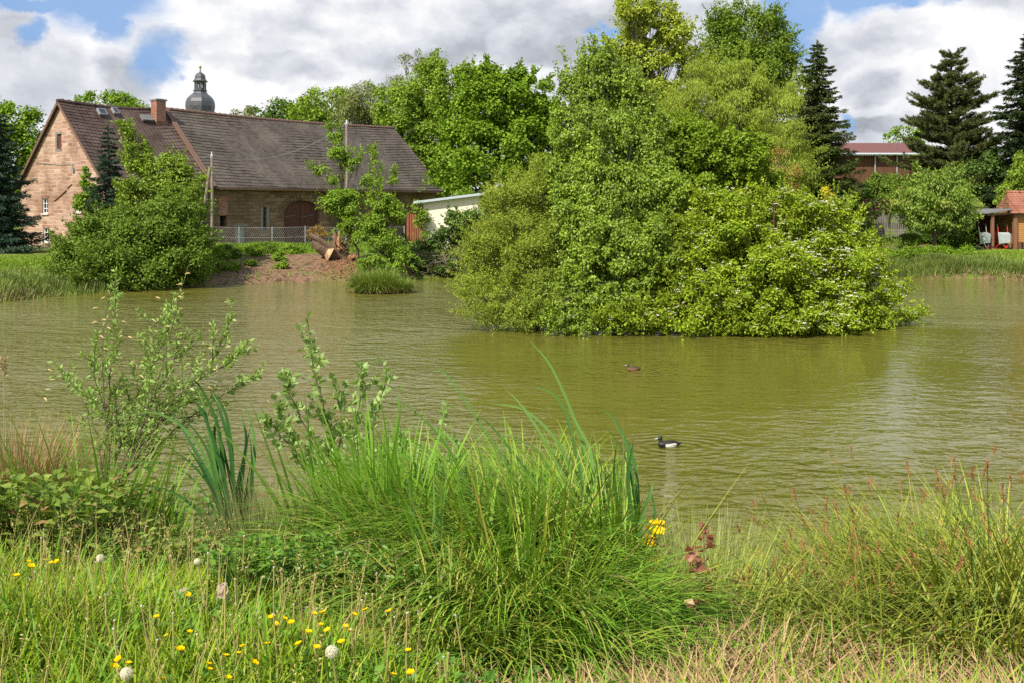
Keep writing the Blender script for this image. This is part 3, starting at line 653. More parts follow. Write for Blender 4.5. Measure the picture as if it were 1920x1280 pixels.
for k_ in range(rows):
    s0, s1 = k_/rows, (k_+1)/rows; za, zb = Zh(400)+(Zh(361)-Zh(400))*s0+.03, Zh(400)+(Zh(361)-Zh(400))*s1
    la, lb = e0+(X_(1915)-e0)*s0, e0+(X_(1915)-e0)*s1; ya, yb = Yh-.4+2*s0, Yh-.4+2*s1
    g.add([(la, ya, za), (e1, ya, za), (e1, yb, zb), (lb, yb, zb)], [[0,1,2,3]]); g.add([(la, ya, za-.04), (e1, ya, za-.04), (e1, ya, za), (la, ya, za)], [[0,1,2,3]])
    g.add([(la, ya, za), (lb, yb, zb), (lb+.9*(1-s1), 2*(Yh+1.6)-yb, zb), (la+.9*(1-s0), 2*(Yh+1.6)-ya, za)], [[0,1,2,3]])
g.add([(e0, Yh-.4, Zh(400)), (e1, Yh-.4, Zh(400)), (e1, Yh+3.6, Zh(400)), (e0, Yh+3.6, Zh(400))], [[0,1,2,3]])
g.build('roof', M['roof_red'], ht); MB().tube([(X_(1913), Yh+1.6, Zh(360)), (e1, Yh+1.6, Zh(360))], .09, 8).build('ridge_tiles', M['roof_red'], ht)
lx0, lx1 = X_(1842), X_(1892); g = MB()
for s0, s1 in ((0, .5), (.5, 1)):
    xA, xB = lx0+(lx1-lx0)*s0, lx0+(lx1-lx0)*s1; zA, zB = Zh(402)+(Zh(394)-Zh(402))*s0, Zh(402)+(Zh(394)-Zh(402))*s1
    g.prism([(xA, zA), (xB, zB), (xB, zB+.06), (xA, zA+.06)], lambda a, b: (a, Yh-.35, b), lambda a, b: (a, Yh+3, b))
g.build('lean_to_roof', M['felt'], ht)
for p_, w_ in ((1859, .15), (1901, .2)): MB().bar((X_(p_), Yh-.1, hz-.1), (X_(p_), Yh-.1, Zh(401)), w_).build('post', M['timber'], ht)
MB().box((X_(1853), Yh+2.9, hz), (X_(1907), Yh+2.98, Zh(402))).build('back_boards', M['plank_red'], ht)  # darker plank colour puts the shade inside the lean-to into the boards
MB().bar((lx0+.2, Yh-.1, Zh(403.5)), (X_(1905), Yh-.1, Zh(400)), .1).build('beam', M['timber'], ht)
g = MB()
for i in range(4): g.box((X_(1908), Yh-.5, hz+.12+i*.09), (xr, Yh-.42, hz+.19+i*.09))
g.box((X_(1908), Yh-.5, hz), (X_(1908)+.08, Yh-.08, hz+.5)).box((X_(1960), Yh-.5, hz), (X_(1960)+.08, Yh-.08, hz+.5)); o = g.build('log_bench', M['timber']); tag(o, 'low dark plank bench against the log wall of the hut', 'bench')

def barrow(x, y, rz, label, red):
    z = float(gz(x, y)); r_ = thing('wheelbarrow', (x, y, z), label, 'wheelbarrow', 'wheelbarrows stood on end by the hut', rz)
    g = MB(); a = [(-.34, .12, .98), (.34, .12, .98), (.26, .12, .36), (-.26, .12, .36)]; b = [(-.24, -.16, .9), (.24, -.16, .9), (.19, -.16, .42), (-.19, -.16, .42)]
    g.add(a+b, [[4,5,6,7],[0,4,7,3],[1,2,6,5],[0,1,5,4],[3,7,6,2]]); g.tube([a[0], a[1], a[2], a[3], a[0]], .02, 5, False)
    g.build('tray', M['zinc'], r_, local=True)
    g = MB()
    for s_ in (-1, 1): g.tube([(s_*.1, -.12, .18), (s_*.2, .02, .5), (s_*.3, .16, 1.0), (s_*.31, .2, 1.35)], .022, 6).tube([(s_*.2, .04, .5), (s_*.3, .42, .1), (s_*.3, .4, 0)], .02, 5)
    g.tube([(-.3, .42, .1), (.3, .42, .1)], .018, 5); g.build('frame', M['red_paint' if red else 'galv'], r_, local=True)
    g = MB(); ring = [(0, -.12+.17*math.cos(t_), .2+.17*math.sin(t_)) for t_ in np.linspace(0, 2*PI, 19)]; g.tube(ring, .04, 6, False)
    wl = g.build('wheel', M['rubber'], r_, local=True); MB().tube([(-.03, -.12, .2), (.03, -.12, .2)], .09, 10).build('rim', M['red_paint'], wl, local=True)
    for s_ in (-1, 1): MB().tube([(s_*.31, .2, 1.3), (s_*.31, .215, 1.46)], .028, 6).build('grip', M['rubber'], r_, local=True)
barrow(X_(1877), Yh-.45, .25, 'upended wheelbarrow with red handles between the hut posts', True)
barrow(X_(1843), Yh-.3, .5, 'upended grey wheelbarrow just outside the hut lean-to', False)
b = pt(X_(1884), Yh+1.2); ch = thing('garden_chair', b, 'small red chair deep inside the hut lean-to', 'chair')
MB().box(b+[-.25, -.2, .42], b+[.25, .25, .47]).build('seat', M['red_paint'], ch); MB().box(b+[-.25, .22, .6], b+[.25, .26, 1.0]).build('backrest', M['red_paint'], ch)
for sx in (-.22, .22):
    for sy in (-.18, .22): MB().bar(b+[sx, sy, 0], b+[sx, sy, .42 if sy < 0 else .95], .03).build('leg', M['red_paint'], ch)
# ------------------------------------------------------------------ trees and shrubs
def E(px, py, Yd, rx, ry, rd=None, dens=1.):
    "crown lobe: centre on a line of sight at depth Yd, radii given in photo pixels at that depth"
    c = at(px, py, Yd); return (c[0], c[1], c[2], rx*Yd/F, (rd if rd else (rx+ry)/2*Yd/F), ry*Yd/F, dens)
def subclumps(env, k, size, seed, shell=(.55, .98)):
    r = np.random.default_rng(seed); out = []
    vol = np.array([(e[3]*e[5])*e[6] for e in env]); cnt = np.maximum(4, (k*vol/vol.sum()).astype(int))
    for e, c in zip(env, cnt):
        d = nrm(r.normal(size=(c, 3))); rad = r.uniform(*shell, c)[:, None]
        P = np.array(e[:3])+d*rad*np.array(e[3:6]); m = (e[3]*e[4]*e[5])**(1/3)
        s_ = m*size*r.uniform(.6, 1.35, c); out.append(np.concatenate([P, s_[:, None]], 1))
    return np.concatenate(out)
def crown(cl, n, L, W, seed, up=.5, droop=.3, flat=.75, spread=.5, core=.4, minz=None, env=None, fill=.14):
    r = np.random.default_rng(seed); wt = cl[:, 3]**2; idx = r.choice(len(cl), n, p=wt/wt.sum())
    d = nrm(r.normal(size=(n, 3))); d[:, 2] = np.where((d[:, 2] < 0) & (r.random(n) < .35), -d[:, 2], d[:, 2])
    rad = r.random(n)**core
    P = cl[idx, :3]+d*rad[:, None]*cl[idx, 3:4]*np.array([1, 1, flat])
    P += r.normal(size=(n, 3))*cl[idx, 3:4]*.16
    nf = int(n*fill)
    if nf:
        ev = np.array([e[:6] for e in env]); we = ev[:, 3]*ev[:, 5]; ie = r.choice(len(ev), nf, p=we/we.sum()); d2 = nrm(r.normal(size=(nf, 3)))
        P[:nf] = ev[ie, :3]+d2*ev[ie, 3:6]*r.uniform(.3, .9, nf)[:, None]; d[:nf] = d2
    if minz is not None:
        z0 = minz if np.isscalar(minz) else minz(P); P[:, 2] = np.where(P[:, 2] < z0, z0+np.abs(r.normal(size=n))*.15, P[:, 2])
    N = nrm(d*.7+np.array([0, 0, up])+r.normal(size=(n, 3))*spread)
    T = nrm(np.cross(N, r.normal(size=(n, 3)))); T[:, 2] -= droop; T += d*.4
    s_ = r.uniform(.65, 1.25, n); rn = np.clip(r.random(n)*.75+ (r.random(len(cl))*.35)[idx]-.05, 0, 1)
    return P, T, N, L*s_, W*s_, rn
def shoots(cl, n, ln, L, W, seed, up=.8):
    "leafy shoots that break the outline of a crown"
    r = np.random.default_rng(seed); c0 = cl[:, :3].mean(0); far_ = np.linalg.norm(cl[:, :3]-c0, axis=1)**2; i = r.choice(len(cl), n, p=far_/far_.sum())
    d = nrm(nrm(cl[i, :3]-c0)+[0, 0, up]+r.normal(size=(n, 3))*.35); l = r.uniform(.4, 1.2, n)*ln; k = max(6, int(ln/L*3.2)); f = r.uniform(.15, 1, (n, k))
    P = cl[i, None, :3]+d[:, None]*(cl[i, 3][:, None]*.6+l[:, None]*f)[..., None]; P[..., 2] -= (f**2*l[:, None]*.15); P = P.reshape(-1, 3)+r.normal(size=(n*k, 3))*L*.25
    T = nrm(np.repeat(d, k, 0)*.8+nrm(r.normal(size=(n*k, 3)))); N = r.normal(size=(n*k, 3))*.7+[0, 0, .7]; s_ = r.uniform(.6, 1.1, n*k); return P, T, N, L*s_, W*s_, r.random(n*k)
def limbs(mb, base, top, cl, r, r0, nl=14, th=(.25, .9), curve=.3):
    base = np.array(base); top = np.array(top); n = 7; s_ = np.linspace(0, 1, n)[:, None]
    H_ = np.linalg.norm(top-base); tr = base+(top-base)*s_+np.concatenate([[[0, 0, 0]], r.normal(size=(n-2, 3))*[H_*.018, H_*.018, 0], [[0, 0, 0]]])
    rr = r0*(1-.85*s_[:, 0]); rr[0] *= 1.3; mb.tube(tr, rr, 9, wob=.06)
    for i in r.choice(len(cl), min(nl, len(cl)), False):
        q = cl[i, :3]; f = np.clip((q[2]-base[2])/H_*.75-.05, th[0]*.6, th[1]); f *= r.uniform(.75, 1); k = min(int(f*(n-1)), n-2); p = tr[k]+(tr[k+1]-tr[k])*(f*(n-1)-k)
        mid = (p+q)/2+np.array([0, 0, -curve*.15*np.linalg.norm(q-p)])+r.normal(size=3)*.04*np.linalg.norm(q-p)
        ra = max(r0*(1-.8*f)*.45, .012); P = np.stack([p, p*.25+mid*.75 if False else (p+mid)/2+[0, 0, 0], mid, (mid+q)/2+r.normal(size=3)*.03, q]); mb.tube(P, [ra, ra*.8, ra*.6, ra*.4, ra*.15], 5)
        for _ in range(3):
            a = P[r.integers(2, 4)]; b = q+nrm(r.normal(size=3))*cl[i, 3]*.9; mb.tube([a, (a+b)/2+[0, 0, .03], b], [ra*.35, ra*.25, ra*.06], 4)
def tree(name, label, cat, base, env, leaf, n, L, W, seed, bk='bark', r0=.2, k=60, size=.3, nl=16, group=None, up=.5, droop=.3, top=None, flat=.75, th=(.25, .9), minz=None, spread=.5, core=.4, shell=(.55, .98), part='crown', fill=.14, sh=None):
    base = np.array(base, float); root = thing(name, base, label, cat, group); r = np.random.default_rng(seed+1000)
    cl = subclumps(env, k, size, seed, shell)
    if minz is not None: cl[:, 2] = np.maximum(cl[:, 2], (minz if np.isscalar(minz) else minz(cl))+cl[:, 3]*.35)
    if top is None:
        c = cl[:, :3].mean(0); top = np.array([base[0]*.3+c[0]*.7, base[1]*.3+c[1]*.7, cl[:, 2].max()*.8+c[2]*.2])
    mb = MB(); limbs(mb, base-[0, 0, .2], top, cl, r, r0, nl, th); mb.build('trunk', M[bk], root, True)
    cr = crown(cl, n, L, W, seed, up, droop, flat, spread, core, minz, env, fill); g = MB(); g.leaves(*cr[:5], rnd=cr[5])
    if sh: so2 = shoots(cl, sh[0], sh[1], L, W, seed+5); g.leaves(*so2[:5], rnd=so2[5])
    g.build(part, M[leaf], root); return root, cl
def shrub(*a, **k):
    k.setdefault('r0', .07); k.setdefault('th', (.02, .5)); k.setdefault('nl', 22); k.setdefault('part', 'foliage'); return tree(*a, **k)

def spruce(label, base, H_, Rb, seed, leaf='spruce', n_wh=None, per=9, p=.8, dens=1., droop=.35, L=.2, W=.055, group=None, low=.04, gap=.0, name='spruce_tree', jit=.16):
    r = np.random.default_rng(seed); base = np.array(base, float); root = thing(name, base, label, 'spruce' if name == 'spruce_tree' else 'pine', group)
    mb = MB().tube([base-[0, 0, .2], base+[.02*H_*r.normal()*.3, 0, H_*.5], base+[0, 0, H_*.98]], [Rb*.09, Rb*.055, .012], 8); n_wh = n_wh or int(H_/.24)
    Ps, Ts, Ns = [], [], []
    for i in range(n_wh):
        f = low+(1-low)*(i/n_wh)**.93; Rr = Rb*(1-f)**p*(.85+.3*r.random())+.06
        if low > .1 and f < low+.12: Rr *= .6+3*(f-low)
        m = max(4, int(per*(.5+.5*(1-f))))
        for j in range(m):
            a = 2*PI*(j+r.random()*.8)/m+i*.7; l = Rr*r.uniform(.68-jit, 1.12+jit*.5); D = np.array([math.cos(a), math.sin(a), 0]); z0 = base[2]+H_*f+r.uniform(-.28, .28)*(1-f); droop_ = droop*r.uniform(.5, 1.6)
            ns = 6; s_ = np.linspace(0, 1, ns); path = base[None]*[1, 1, 0]+D[None]*(l*s_)[:, None]; path[:, 2] = z0+l*(-droop_*s_+droop*.75*s_**3)+.12*(1-f)*0
            mb.tube(path, np.linspace(.018*Rb, .004, ns), 3, cap=False)
            k = max(8, int(l*62*dens)); t = r.random(k)**.75; x = np.interp(t, s_, np.arange(ns)); i0 = np.minimum(x.astype(int), ns-2); pp = path[i0]+(path[i0+1]-path[i0])*(x-i0)[:, None]
            side = np.array([-D[1], D[0], 0]); wv = (1-t*.75)*l*.34; pp = pp+side*(r.uniform(-1, 1, k)*wv)[:, None]; pp[:, 2] -= np.abs(r.normal(size=k))*.05*l*.9+.0
            tt = D*r.uniform(.3, 1.1, k)[:, None]+side*r.uniform(-.9, .9, k)[:, None]+np.array([0, 0, 1])*r.uniform(-.7, .15, k)[:, None]
            Ps.append(pp); Ts.append(tt); Ns.append(np.array([0, 0, 1])+r.normal(size=(k, 3))*.6)
    k = 26; pp = base+np.array([0, 0, H_])-np.array([0, 0, 1])*r.random((k, 1))*.5; Ps.append(pp); Ts.append(r.normal(size=(k, 3))*.6+[0, 0, 1.2]); Ns.append(r.normal(size=(k, 3)))
    P, T, N = map(np.concatenate, (Ps, Ts, Ns)); n = len(P); sc_ = r.uniform(.7, 1.3, n)
    mb.build('trunk', M['bark'], root, True); MB().leaves(P, T, N, L*sc_, W*sc_, rnd=r.random(n)).build('crown', M[leaf], root); return root

bz_ = lambda px, Yd: pt((px-960)/F*Yd, Yd)
# far trees, left
tree('leafy_tree', 'broad green maple at the left edge behind the dark spruce', 'tree', bz_(20, 76), [E(40, 250, 76, 52, 62), E(-10, 235, 77, 60, 62), E(30, 330, 76, 60, 70), E(75, 300, 76, 22, 45), E(-80, 300, 78, 70, 90)], 'maple', 40000, .24, .19, 11, r0=.3, k=80, size=.28)
tree('leafy_tree', 'round crown showing above the farmhouse ridge beside the gable peak', 'tree', bz_(200, 92), [E(200, 225, 92, 70, 55), E(165, 195, 92, 34, 30), E(235, 200, 93, 36, 26), E(200, 300, 93, 70, 60)], 'maple', 20000, .26, .2, 12, r0=.3, k=70, size=.26)
# behind the barn
tree('leafy_tree', 'dark low tree crown just right of the church spire', 'tree', bz_(520, 112), [E(530, 212, 112, 60, 28), E(490, 222, 113, 50, 22), E(570, 210, 112, 34, 32), E(530, 290, 113, 70, 55)], 'dark', 16000, .3, .24, 13, r0=.3, k=55)
tree('leafy_tree', 'pale thin tree top directly right of the onion dome', 'tree', bz_(455, 105), [E(462, 215, 105, 34, 14), E(455, 240, 105, 30, 26), E(460, 300, 106, 36, 50)], 'grey', 5000, .26, .2, 14, r0=.2, k=36)
tree('leafy_tree', 'light green round tree behind the middle of the barn ridge', 'tree', bz_(610, 104), [E(610, 200, 104, 58, 42), E(655, 225, 104, 45, 45), E(570, 215, 105, 42, 42), E(610, 300, 105, 60, 60)], 'lime', 18000, .26, .2, 15, r0=.3, k=70)
tree('leafy_tree', 'dark small tree top poking out behind light green crown', 'tree', bz_(590, 118), [E(590, 190, 118, 28, 26), E(590, 260, 118, 30, 60)], 'dark', 5000, .28, .22, 16, r0=.2, k=30)
tree('willow_tree', 'grey-green willow crown behind the right half of barn', 'tree', bz_(695, 100), [E(695, 198, 100, 58, 50), E(655, 215, 100, 40, 44), E(740, 192, 101, 48, 50), E(700, 290, 101, 60, 60)], 'grey', 26000, .26, .1, 17, 'bark_grey', r0=.3, k=80, droop=.9)
tree('leafy_tree', 'wispy thin-leaved tree top rising behind the tall maples', 'tree', bz_(790, 108), [E(770, 120, 108, 36, 26), E(815, 112, 108, 36, 20), E(795, 150, 108, 50, 40), E(800, 260, 109, 50, 90)], 'grey', 9000, .26, .17, 18, fill=.15, r0=.3, k=55, size=.24, nl=40)
tree('leafy_tree', 'tall fresh green maple behind the right barn end', 'tree', bz_(800, 92), [E(800, 172, 92, 70, 56), E(755, 205, 91, 55, 60), E(850, 190, 92, 60, 65), E(770, 280, 91, 55, 60), E(830, 300, 92, 70, 80)], 'lime', 50000, .24, .19, 19, sh=(200, 1.1), r0=.35, k=110, size=.25)
tree('leafy_tree', 'big bright green maple standing over the cream shed', 'tree', bz_(905, 67), [E(920, 190, 67, 75, 75), E(870, 225, 66, 58, 65), E(975, 210, 67, 60, 80), E(860, 305, 66, 60, 55), E(935, 290, 65.5, 85, 70), E(890, 355, 65.5, 55, 30), E(1010, 300, 68, 60, 100), E(1010, 215, 68, 50, 80), E(1045, 270, 69, 50, 90)], 'maple', 80000, .2, .17, 20, sh=(350, .9), r0=.4, k=170, size=.23)
# centre and right background
tree('leafy_tree', 'tall sparse yellow-green maple rising above the island birch', 'tree', bz_(1215, 72), [E(1190, 30, 72, 52, 46), E(1235, 20, 72, 32, 36), E(1165, 95, 72, 30, 30), E(1270, 65, 72, 42, 50), E(1210, 110, 72, 60, 45), E(1290, 130, 73, 30, 34), E(1230, 190, 72, 70, 50), E(1180, -10, 72, 20, 24)], 'ash_yellow', 42000, .2, .14, 21, bk='bark', sh=(260, 1.1), fill=.22, r0=.25, k=120, size=.2, nl=70, top=at(1215, 20, 72))
tree('leafy_tree', 'huge round green ash filling the top centre skyline', 'tree', bz_(1400, 88), [E(1400, 70, 88, 85, 75), E(1345, 85, 87, 48, 60), E(1455, 90, 88, 50, 60), E(1390, 140, 87, 110, 66), E(1480, 150, 88, 40, 60), E(1400, 240, 88, 90, 80)], 'farash', 75000, .22, .15, 22, sh=(300, 1.4), fill=.25, r0=.45, k=190, size=.2, nl=60)
spruce('dark pine top between the yellow maple and round ash', bz_(1298, 70), 12.6, 2.3, 23, 'pine', per=6, dens=.8, name='pine_tree', L=.26, W=.06, jit=.35)
spruce('narrow dark spruce tip left of the tallest spruce', bz_(1442, 66), 9.6, 1.4, 24, 'spruce', L=.22)
spruce('slim spruce tip just beside the tallest spruce', bz_(1487, 66), 9.7, 1.5, 25, 'spruce_green', L=.22)
spruce('tallest dark green spruce right of the island', bz_(1533, 60), 12.0, 3.2, 26, 'spruce_green', per=12, dens=1.9, p=.72, L=.2, W=.06)
tree('willow_tree', 'feathery olive weeping willow behind the island shrubs', 'tree', bz_(1375, 54), [E(1330, 200, 54, 95, 80), E(1425, 220, 54, 90, 80), E(1370, 160, 54, 70, 55), E(1290, 260, 54, 50, 80), E(1470, 300, 54, 55, 90), E(1400, 310, 53.5, 110, 90), E(1500, 380, 54, 30, 60)], 'willow', 140000, .14, .045, 27, bk='bark_grey', sh=(500, 1.2), r0=.3, k=260, size=.2, droop=2.2, spread=.9, nl=60, top=at(1370, 150, 54))
spruce('large dark spruce at the right edge of the photo', bz_(1930, 66), 13.0, 3.6, 28, 'spruce', per=12, dens=1.6, p=.7, L=.24, W=.07)
spruce('dark blue spruce at the left edge beside the gable', bz_(-2, 53), 7.4, 2.15, 29, 'spruce_blue', per=13, dens=2.0, p=.62, L=.17, W=.05)
spruce('slim blue-green spruce in front of farmhouse roof', bz_(203, 49.5), 6.5, 1.25, 30, 'spruce_blue', per=12, dens=2.2, p=.62, L=.14, W=.042)

def pine(label, base, H_, seed, W_):
    r = np.random.default_rng(seed); base = np.array(base, float); root = thing('pine_tree', base, label, 'pine'); mb = MB(); mb.tube([base-[0, 0, .2], base+[.1, 0, H_*.4], base+[-.05, 0, H_*.97]], [.22, .15, .02], 9)
    Ps, Ts = [], []
    for i in range(36):
        f = .14+.86*(i+r.uniform(-.9, .9)*(i < 33))/36; Rr = W_*(1-f)**.62*r.uniform(.75, 1.1)+.1; m = 7 if f < .85 else 4
        for j in range(m):
            f += r.uniform(-.018, .018); a = 2*PI*(j+r.random()*.7)/m+i*1.3; l = Rr*r.uniform(.5, 1.15); D = np.array([math.cos(a), math.sin(a), 0.]); s_ = np.linspace(0, 1, 6)
            path = base*[1, 1, 0]+D*(l*s_)[:, None]; path[:, 2] = base[2]+H_*f+l*(.0*s_+.24*s_**2.2); mb.tube(path, np.linspace(.05, .012, 6), 4, cap=False)
            for b_ in range(max(5, int(l*9))):
                t = r.uniform(.3, 1)**.8; x = t*5; i0 = min(int(x), 4); p = path[i0]+(path[i0+1]-path[i0])*(x-i0); side = np.array([-D[1], D[0], 0])*r.choice([-1, 1])
                d = nrm(D*.8+side*r.uniform(.0, 1.7)+np.array([0, 0, r.uniform(.15, .9)])); ln = r.uniform(.3, .75)*(.7+.4*(1-f)); mb.tube([p, p+d*ln], [.012, .006], 3, cap=False)
                k = 64; u = r.random(k)[:, None]; Ps.append(p+d*ln*u); Ts.append(nrm(nrm(r.normal(size=(k, 3)))+d*1.1))
    P, T = np.concatenate(Ps), np.concatenate(Ts); n = len(P); mb.build('trunk', M['bark'], root, True)
    MB().leaves(P, T, r.normal(size=(n, 3)), r.uniform(.14, .24, n), .034, rnd=r.random(n)).build('crown', M['pine'], root)
pine('spreading long-needled pine in front of the red-roofed barn', bz_(1785, 70), 11.7, 31, 4.5)
tree('leafy_tree', 'small bright green tree top behind the red metal roof', 'tree', bz_(1690, 108), [E(1690, 262, 108, 42, 24), E(1712, 250, 108, 24, 18), E(1690, 320, 108, 50, 40)], 'maple', 6500, .26, .2, 32, r0=.25, k=36)
shrub('garden_shrub', 'soft green shrub below the wooden barn wall', 'shrub', bz_(1650, 66), [E(1650, 360, 66, 50, 32), E(1610, 375, 66, 32, 26), E(1695, 350, 66, 30, 30)], 'mid', 15000, .13, .08, 33, k=60)
shrub('garden_shrub', 'rounded green shrub at the foot of the tall spruce', 'shrub', bz_(1590, 64), [E(1585, 365, 64, 40, 26), E(1560, 372, 64, 25, 22)], 'ivy', 8000, .13, .08, 34, k=40)
shrub('garden_shrub', 'wide dark hedge shrub under the spreading pine', 'shrub', bz_(1800, 67), [E(1790, 345, 67, 60, 28), E(1850, 330, 67, 50, 45), E(1740, 350, 67, 36, 26)], 'ivy', 20000, .14, .1, 35, k=80)
shrub('garden_shrub', 'bright green shrub above the hut roof at picket fence', 'shrub', bz_(1905, 60), [E(1902, 365, 60, 32, 36), E(1925, 330, 60, 34, 40), E(1885, 392, 60, 18, 20)], 'lime', 12000, .12, .09, 36, k=60)
shrub('garden_shrub', 'dark purple-leaved shrub before the picket fence', 'shrub', bz_(1627, 60.5), [E(1627, 392, 60.5, 19, 20), E(1640, 402, 60.5, 10, 12)], 'purple', 3200, .1, .07, 37, k=26, r0=.03)
shrub('garden_shrub', 'second purple shrub half behind the cherry tree', 'shrub', bz_(1668, 60.5), [E(1668, 388, 60.5, 14, 20)], 'purple', 2000, .1, .07, 38, k=18, r0=.03)
shrub('garden_shrub', 'small golden-yellow shrub at the base of tall spruce', 'shrub', bz_(1553, 50), [E(1550, 362, 52, 16, 16), E(1560, 385, 52, 14, 22)], 'yellow', 900, .12, .07, 39, k=14, r0=.03)
tree('cherry_tree', 'spreading cherry tree with drooping leaves by the hut', 'tree', bz_(1752, 55), [E(1752, 372, 55, 62, 50), E(1700, 385, 55, 36, 38), E(1803, 385, 55, 40, 42), E(1730, 340, 55, 30, 26), E(1785, 345, 55, 30, 22), E(1750, 415, 55, 75, 20)], 'cherry', 22000, .17, .075, 40, sh=(160, .7), r0=.13, k=110, size=.24, droop=1.6, spread=.7, top=at(1750, 360, 55))
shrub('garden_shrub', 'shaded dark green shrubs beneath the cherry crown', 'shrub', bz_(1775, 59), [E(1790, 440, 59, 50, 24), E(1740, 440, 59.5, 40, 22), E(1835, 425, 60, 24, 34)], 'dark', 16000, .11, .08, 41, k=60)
shrub('garden_shrub', 'low light green juniper on the earth slope', 'shrub', bz_(1705, 56), [E(1707, 450, 56, 24, 14), E(1690, 458, 56, 14, 8)], 'mid', 4500, .09, .05, 42, k=26, r0=.03)
shrub('low_hedge', 'clipped low green hedge along the right pond bank', 'hedge', bz_(1752, 52.8), [E(1705, 484, 52.6, 36, 17, .5), E(1760, 483, 52.8, 40, 18, .5), E(1808, 481, 53, 26, 17, .5)], 'maple', 26000, .09, .05, 43, k=90, r0=.03, size=.5)
shrub('garden_shrub', 'wild orange-green shrub between island and tall spruce', 'shrub', pt(9.7, 37, .3)*[1, 1, 0]+[0, 0, 0], [E(1452, 292, 37, 26, 26), E(1480, 330, 37, 24, 40), E(1440, 330, 37, 30, 40), E(1465, 400, 37, 40, 60)], 'orange', 4500, .09, .03, 44, k=60, droop=1., minz=.2, r0=.04)

# left bank
shrub('elder_bush', 'huge rounded green bush at the water edge before the farmhouse', 'bush', bz_(255, 44.6), [E(250, 470, 44.5, 130, 75), E(300, 420, 45, 80, 60), E(150, 510, 42, 52, 36), E(345, 480, 44.5, 55, 60), E(200, 440, 45, 60, 50), E(250, 520, 43.2, 110, 32), E(370, 505, 45, 28, 32), E(115, 480, 43, 26, 30)], 'mid', 120000, .115, .08, 50, sh=(600, .7), r0=.1, k=260, size=.2, nl=50, minz=lambda P: np.maximum(gz(P[:, 0], P[:, 1]), 0)+.03, shell=(.6, 1.02))
tree('birch_tree', 'feathery green tree behind the bush before the house roof', 'tree', bz_(285, 48), [E(240, 245, 48, 18, 30), E(262, 300, 48, 34, 40), E(310, 320, 48, 50, 40), E(345, 345, 47.5, 38, 36), E(290, 365, 47.5, 70, 40), E(355, 400, 47, 34, 60)], 'birch', 42000, .12, .08, 51, sh=(260, .7), r0=.12, k=160, size=.22, nl=40, top=at(262, 260, 48))
tree('leafy_tree', 'yellowish young tree beside the slim spruce and gable window', 'tree', bz_(168, 50.5), [E(166, 380, 50.5, 20, 38), E(178, 420, 50.5, 30, 22), E(160, 330, 50.5, 10, 18)], 'ash', 6000, .13, .1, 52, r0=.06, k=40)
ASH = [('young ash with light green tufts, its top before the barn roof', 640, 50.5, [E(628, 258, 50.5, 16, 12), E(632, 290, 50.5, 24, 14), E(600, 318, 50.5, 16, 12), E(655, 312, 50.5, 20, 14), E(625, 335, 50.5, 20, 12), E(640, 380, 50, 32, 30), E(690, 340, 50, 16, 14), E(650, 415, 50, 22, 22), E(670, 300, 50.3, 14, 9)], 60, (672, 50)),
       ('leaning young ash rooted beside the stump and reed tuft', 700, 49, [E(700, 300, 49, 8, 14), E(738, 338, 49, 12, 12), E(705, 340, 49, 16, 22), E(715, 385, 49, 36, 28), E(745, 400, 49, 22, 22), E(690, 430, 49, 30, 26), E(720, 450, 48.6, 34, 20), E(700, 492, 48.4, 32, 20), E(745, 480, 48.6, 26, 24)], 61, (728, 49.2))]
for lb, px, Yd, env, sd, rt in ASH:
    tree('ash_tree', lb, 'tree', bz_(*rt), env, 'ash', 12000, .14, .065, sd, sh=(150, .7), fill=.12, r0=.075, k=95, size=.34, nl=60, droop=.9, up=.9, top=at(px, 290 if sd == 60 else 340, Yd), th=(.15, .95))
shrub('ivy_bush', 'dark ivy-covered bush on the bank below the cream shed', 'bush', bz_(830, 51.5), [E(800, 485, 51, 38, 34), E(850, 455, 52, 50, 40), E(880, 420, 53, 44, 30), E(845, 500, 51, 60, 24), E(905, 480, 51.5, 50, 50), E(770, 470, 52, 24, 24), E(866, 415, 51, 34, 26), E(960, 450, 54, 60, 60)], 'ivy', 60000, .12, .1, 62, sh=(200, .5), r0=.08, k=170, size=.22, nl=40, minz=lambda P: np.maximum(gz(P[:, 0], P[:, 1]), 0)+.05)
shrub('climbing_plant', 'young green climber at the left corner of cream shed', 'plant', bz_(795, 59), [E(780, 388, 59.2, 10, 16), E(795, 420, 59.2, 12, 26), E(782, 405, 59.2, 8, 20)], 'ash', 1300, .12, .08, 63, k=26, r0=.03, size=.4)
r = np.random.default_rng(64); g = MB()
for i in range(230):
    p = at(r.uniform(780, 925), r.uniform(470, 520), r.uniform(49.8, 50.6)); d = nrm(np.array([r.normal(), r.normal()*.3, r.normal()*.7])); l = r.uniform(.3, .9); p[2] = max(p[2], .25)
    g.tube([p, p+d*l*.5+r.normal(size=3)*.05, p+d*l], [.013, .009, .004], 4, cap=False)
o = g.build('brushwood', M['deadtwig']); tag(o, 'tangle of bare dead twigs along the foot of the ivy bush', 'brushwood', kind='stuff')

